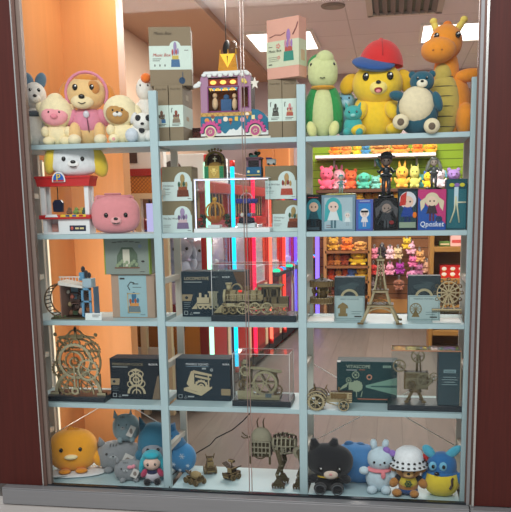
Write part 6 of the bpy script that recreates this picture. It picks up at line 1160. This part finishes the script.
# little wooden vehicles
DW = mat('#8f7d58', 'kit'); DW2 = mat('#5a4a32', 'kit'); DWX = mat('#6b5a3c', 'kitx')
def vehicle(x, y, Y, label, rot, kind):
    T = thing('wooden_vehicle', label, 'model', x, y, S5, Y, 'small wooden vehicle models', rot); u = T.u; n = 3 if kind == 0 else 2
    for k in range(n):
        for s in (-1, 1): MB(u, DWX).wheelx((s*5.2, (k-(n-1)/2)*7.5, 3.1), 3.1, 2.2, spokes=5, rim=.26, hub=.3, n=18).build('wheel', T.o)
    bd = MB(u, DW); bd.b2(-3.8, -9, 3, 3.8, 9, 7, .4); bd.m(DW2).b2(-4.4, -9.6, 5, 4.4, -8.6, 8); bd = bd.build('chassis', T.o)
    if kind == 0:
        b = MB(u, DW); b.e((0, -2, 9), (5, 7, 4), None, 12); b.build('shell', T.o); b = MB(u, DW2); b.box((-3, 6, 11), (5, 6, .8), (.4, .3, 0)); b.cyl((0, 6, 7), (0, 6, 12), .6); b.build('solar_panel', T.o)
        for s in (-1, 1): MB(u, DW2).cyl((s*2, -9, 9), (s*2, -9.8, 9), 1.2, n=12).build('lamp', T.o)
    elif kind == 1:
        b = MB(u, DW); b.b2(-3.2, -6, 7, 3.2, 3, 13, .4); b.b2(-2.4, -3, 13, 2.4, 3, 16, .3); b.build('cabin', T.o); b = MB(u, DW2); b.tube(((-3, -4, 16), (-4.4, -4, 21)), .5, 6); b.tube(((3, -4, 16), (4.4, -4, 21)), .5, 6); b.box((0, -4, 18), (7, .8, .8)); b.build('roll_bar', T.o); MB(u, DW2).wheel((0, -9.8, 8), 2.4, .8, 4).build('front_disc', T.o)
    else:
        b = MB(u, DW); b.b2(-2.8, -4, 7, 2.8, 4, 12, .4); b.build('cabin', T.o)
        for s in (-1, 1): MB(u, DW2).box((s*7, 0, 13), (8, 6, .8), (0, -s*.55, 0)).build('wing_panel', T.o)
        b = MB(u, DW2); b.cyl((0, 0, 12), (0, 0, 17.5), .6); b.build('mast', T.o); b = MB(u, DW); b.b2(-3.4, -2, 17.5, 3.4, 1.6, 20, .4); [b.cyl((s*1.6, -2, 18.8), (s*1.6, -2.8, 18.8), .9, n=10) for s in (-1, 1)]; b.build('camera_head', T.o)
vehicle(195, 484, .08, 'small six-wheeled wooden rover at the front by the left white post', .95, 0)
vehicle(210, 468, .25, 'small wooden buggy with a roll bar behind the six-wheeled rover', .35, 1)
vehicle(232, 475, .17, 'small wooden rover with raised side panels right of the six-wheeled rover', -.55, 2)
# walking animal model
T = thing('wooden_walking_beast', 'tall wooden walking beast model with two antennae by the middle white post', 'model', 279, 481, S5, .10); u = T.u; GB = mat('#8a8672', 'kit'); GB2 = mat('#4f4836', 'kit')
bd = MB(u, GB); 
for k in range(7): bd.ring((0, 0, 0), 1, .5, .1) if False else None
for k in range(6):
    x = -4+k*4.2; X = bd.X; bd.X = X @ Matrix.Translation(Vector((x, 0, 44))*u) @ Matrix.Rotation(PI/2, 4, 'Z'); bd.ring((0, 0, 0), 9+2.5*math.sin(k*.7), 7.4+2.5*math.sin(k*.7), 1.4, n=20); bd.X = X
for a in range(8): t = a*PI/4; bd.tube(((-4, 9*math.cos(t), 44+9*math.sin(t)), (7, 11*math.cos(t), 44+11*math.sin(t)), (17, 9*math.cos(t), 44+9*math.sin(t))), .7, 5)
bd.m(GB2).e((6, 0, 43), (10, 7.5, 7.5), None, 14); bd = bd.build('body', T.o)
hd = MB(u, GB); hd.dome((-17, -2, 47), (11, 8, 14), None, 18, -.05); 
for k in range(3): hd.b2(-27, -10.2, 47-k*5.5, -7, -9.4, 48.4-k*5.5)
for k in range(6): hd.b2(-27+k*3.8, -10, 33, -26+k*3.8, -9.5, 47)
hd.b2(-27.5, -9.6, 32, -26.5, 4, 47); hd.b2(-7.5, -9.6, 32, -6.5, 4, 47); hd.m(GB2).b2(-26, -7, 31.5, -8, 2, 46); hd = hd.build('head', T.o); b = MB(u, GB2); b.ring((-17, -10.6, 38), 7.5, 6.2, .8, n=18, a0=PI*1.05, a1=PI*1.95); b.build('jaw', hd)
for x in (-20, -14): MB(u, GB2).tube(((x, -2, 60), (x-.8, -2, 66), (x+.6, -2, 70)), [.9, .7, .4], 6).build('antenna', hd)
MB(u, GB2).tube(((-28, -2, 50), (-33, -3, 52), (-36, -3, 55)), .7, 6).build('feeler', hd); MB(u, GB2).tube(((-28, -2, 50), (-34, -3, 49), (-37, -3, 51)), .7, 6).build('feeler', hd); b = MB(u, GB2); b.b2(-27.6, -10, 25, -25.6, -8, 33); b.b2(-8.4, -10, 25, -6.4, -8, 33); b.build('tusk', hd); MB(u, GB).cyl((-7, 0, 44), (-3, 0, 44), 5, 6, 12).build('neck', T.o)
for x, y in ((0, -7), (21, -7), (2, 8), (22, 8)):
    lg = MB(u, GB2); lg.tube(((x, y, 40), (x+3.2, y, 24), (x-.8, y, 14), (x+1.4, y, 4)), [3, 2.2, 1.8, 1.6], 8); lg = lg.build('leg', T.o); b = MB(u, GB); b.e((x+3.2, y, 24), (2.2, 2.2, 2.2), None, 10); b.e((x-.8, y, 14), (2, 2, 2), None, 10); b.build('joint', lg)
    b = MB(u, GB2); b.b2(x-6, y-3, 2.6, x+7, y+3, 4.4); [b.prism([(x-6+k*2.8, 2.6), (x-4.4+k*2.8, 2.6), (x-5.2+k*2.8, 0)], y-3, y+3) for k in range(5)]; b.prism([(x-5, 4.4), (x+6, 4.4), (x+2.6, 10), (x-1, 10)], y-2, y+2); b.build('foot', lg)
b = MB(u, GB); b.ring((22, -8, 38), 6, 3.4, 1.4, 16, .8); b.ring((2, -8, 40), 4.6, 2.6, 1.4, 14, .8); b.build('hip_gear', bd)
# plush of the right bay
BK = pl('#191b1f')
T = thing('plush_cat', 'black plush cat with a small cream muzzle and yellow collar by the middle white post', 'plush toy', 329, 493, S5, .07)
el(T, 'body', BK, ((0, 2, 9), (15, 9, 10))); b = MB(T.u, BK); b.e((1, 0, 31), (23, 13, 17), (0, .12, 0), 24, .85); hd = b.build('head', T.o)
MB(T.u, BK).cyl((-13, 0, 43), (-15.5, 0, 53), 6.5, 2.6, 12).build('ear', hd); MB(T.u, BK).cyl((4, 0, 45), (6, 0, 53.5), 6.5, 2.6, 12).build('ear', hd); el(T, 'muzzle', pl('#c9b8a8'), ((2, -11.5, 20), (7, 3.4, 4.4)), parent=hd); el(T, 'nose', pl('#c98a8a'), ((2, -15, 21.4), (1.8, 1, 1.2)), parent=hd); eyes(T, hd, 9, -12.8, 26, 2.1, 1)
el(T, 'collar', pl('#c9a83a'), ((0, 0, 15.5), (13.6, 8.6, 1.8))); two(T, 'arm', BK, (16, -3, 13), (6, 6, 4.4), (0, .3, 0))
for s in (-1, 1): ft = el(T, 'foot', BK, ((s*8.5, -8, 5), (6.5, 6, 5.2))); MB(T.u, mat('#5a5e62', 'plush')).ring((s*8.5, -13.6, 5), 5.4, 4.7, .8, n=20).build('foot_seam', ft)
T = thing('plush_blob', 'large plain blue plush lying behind the black plush cat', 'plush toy', 357, 489, S5, .22)
PB = pl('#4a82b8'); b = MB(T.u, PB); b.e((0, 0, 19), (25, 14, 20), (0, .1, 0), 24, .85); bd = b.build('body', T.o); el(T, 'ear', pl('#3d70a2'), ((-8, 0, 38), (5, 4, 3.4)), parent=bd); el(T, 'ear', pl('#3d70a2'), ((3, 0, 37), (5, 4, 3.2)), parent=bd); el(T, 'fin', PB, ((-22, -6, 8), (6, 6, 5)), parent=bd); el(T, 'tail', PB, ((20, -4, 6), (7, 5, 4), (0, .3, 0)), parent=bd)
WB = pl('#b9cdd6')
T = thing('plush_rabbit', 'pale blue plush rabbit with a pink scarf and a lilac bow', 'plush toy', 379, 495, S5, .09)
b = MB(T.u, WB); b.e((0, 1, 14), (13.5, 11, 15), None, 20); b.build('body', T.o); hd = el(T, 'head', WB, ((1, -1, 34), (13, 10.5, 12))); MB(T.u, WB).tube(((-5, 0, 43), (-6, 0, 50), (-6, 0, 53)), [3, 3.4, 2.2], 10).build('ear', hd); MB(T.u, WB).tube(((5, 0, 43), (6, 0, 50), (6.5, 0, 53)), [3, 3.4, 2.2], 10).build('ear', hd)
el(T, 'bow', pl('#8a6ab4'), ((7, -5, 44), (4, 2.5, 3.4), (0, .5, 0)), ((13, -5, 41), (4, 2.5, 3.4), (0, .5, 0)), parent=hd); eyes(T, hd, 5, -10.8, 33, 1.2, 0, False); el(T, 'nose', pl('#6a5a60'), ((1, -11.4, 31), (1, .6, .8)), parent=hd); sc_ = el(T, 'scarf', pl('#d97f86'), ((0, -1, 23), (12.5, 10.5, 2.6))); el(T, 'scarf_end', pl('#d97f86'), ((4, -10.5, 20), (2.4, 1.6, 4)), parent=sc_)
el(T, 'arm', WB, ((-15, -4, 22), (5, 4.5, 4))); el(T, 'arm', WB, ((14, -4, 18), (4, 4.5, 5))); two(T, 'foot', WB, (7, -9, 4), (5, 5, 4.2))
BRN = pl('#a8743c')
T = thing('plush_bear', 'brown plush bear in a wide white spotted hat and a yellow shirt', 'plush toy', 408, 499, S5, .06)
el(T, 'body', BRN, ((0, 0, 11), (10, 8, 11))); sh_ = el(T, 'shirt', pl('#c9b43c'), ((0, -1, 14), (9.6, 8, 7.5))); b = MB(T.u, pl('#33502f')); b.ring((0, -9.1, 14), 3.2, 2.2, .6, n=14); [b.box((0, -9.1, 14), (8, .5, .8), (0, k*PI/3, 0)) for k in range(3)]; b.build('shirt_print', sh_); el(T, 'trousers', pl('#2f4a78'), ((0, 0, 5), (9.8, 8, 5)))
hd = el(T, 'head', BRN, ((0, -2, 27), (12.5, 10, 9.5))); eyes(T, hd, 5.4, -11, 28, 1.5); el(T, 'muzzle', pl('#d0a66a'), ((0, -11, 24.5), (5, 3, 3.4)), parent=hd); el(T, 'nose', INK, ((0, -14, 26), (1.7, 1, 1.3)), parent=hd)
two(T, 'ear', BRN, (14, 1, 27), (3.5, 2.5, 4.5), None, 0, hd)
ht = MB(T.u, pl('#dfe4e6')); ht.lathe([(.1, 49), (8, 48.4), (12.6, 45), (14.4, 38), (14.6, 35), (19.5, 31.5), (18.6, 30.2), (13, 32)], (0, 0, 0), 28); ht = ht.build('hat', T.o); b = MB(T.u, INK)
for rr, z, n in ((14.9, 36.4, 16), (18.2, 32.8, 20)):
    for k in range(n): a = k*2*PI/n; b.e((rr*math.cos(a), rr*math.sin(a), z), (1.5, 1.5, 1.1), (0, 0, a), 8)
b.build('hat_spots', ht, 'black spots on the hat')
two(T, 'arm', BRN, (14, -3, 13), (4.4, 4, 5.5), (0, -.6, 0)); two(T, 'sleeve', pl('#2a2c30'), (10, -1, 17), (4, 4, 4)); el(T, 'foot', BRN, ((-11, -8, 4), (5, 5, 4))); el(T, 'foot', BRN, ((6, -8, 3.6), (4.6, 5, 3.8))); el(T, 'badge', mat('#b02a2c', 'plush'), ((16, 3, 38), (3.4, 2, 4)), parent=ht)
T = thing('plush_mouse', 'round plush mouse, blue above and yellow below, by the right white post', 'plush toy', 441, 501, S5, .075)
UB = pl('#2767a0'); UY = pl('#d9c23a'); b = MB(T.u, UY); b.e((0, 0, 15), (17.5, 13, 16), None, 24, .9); bd = b.build('body', T.o); b = MB(T.u, UB); b.e((0, 0, 30), (14.6, 11.5, 14.5), None, 22, .9); hd = b.build('head', T.o); el(T, 'collar_seam', UB, ((0, 0, 24), (15.8, 12.2, 5)), parent=hd)
el(T, 'ear', pl('#4aa0b8'), ((-13, -2, 45), (5, 3, 8), (0, -.75, 0)), parent=hd); el(T, 'ear', pl('#4aa0b8'), ((10, -2, 45), (4.6, 3, 10.5), (0, .85, 0)), parent=hd)
for x in (-9, 1): ed = el(T, 'eye_disc', pl('#6fb0cc'), ((x, -11, 33), (3.8, 1.8, 4.6)), parent=hd); MB(T.u, INK).e((x+.5, -12.7, 33), (1.7, .8, 2.1), None, 10).build('pupil', ed)
el(T, 'nose', INK, ((-5, -12.6, 26), (2.4, 1.6, 1.8)), parent=hd); pipe(T, 'tail', pl('#4a3a2a'), ((8, -12.8, 11), (10, -12.6, 15), (9.6, -12.2, 20), (11, -11.6, 22)), 1.2, bd); two(T, 'arm', UB, (17, -3, 19), (3, 4, 6.5), (0, -.2, 0))
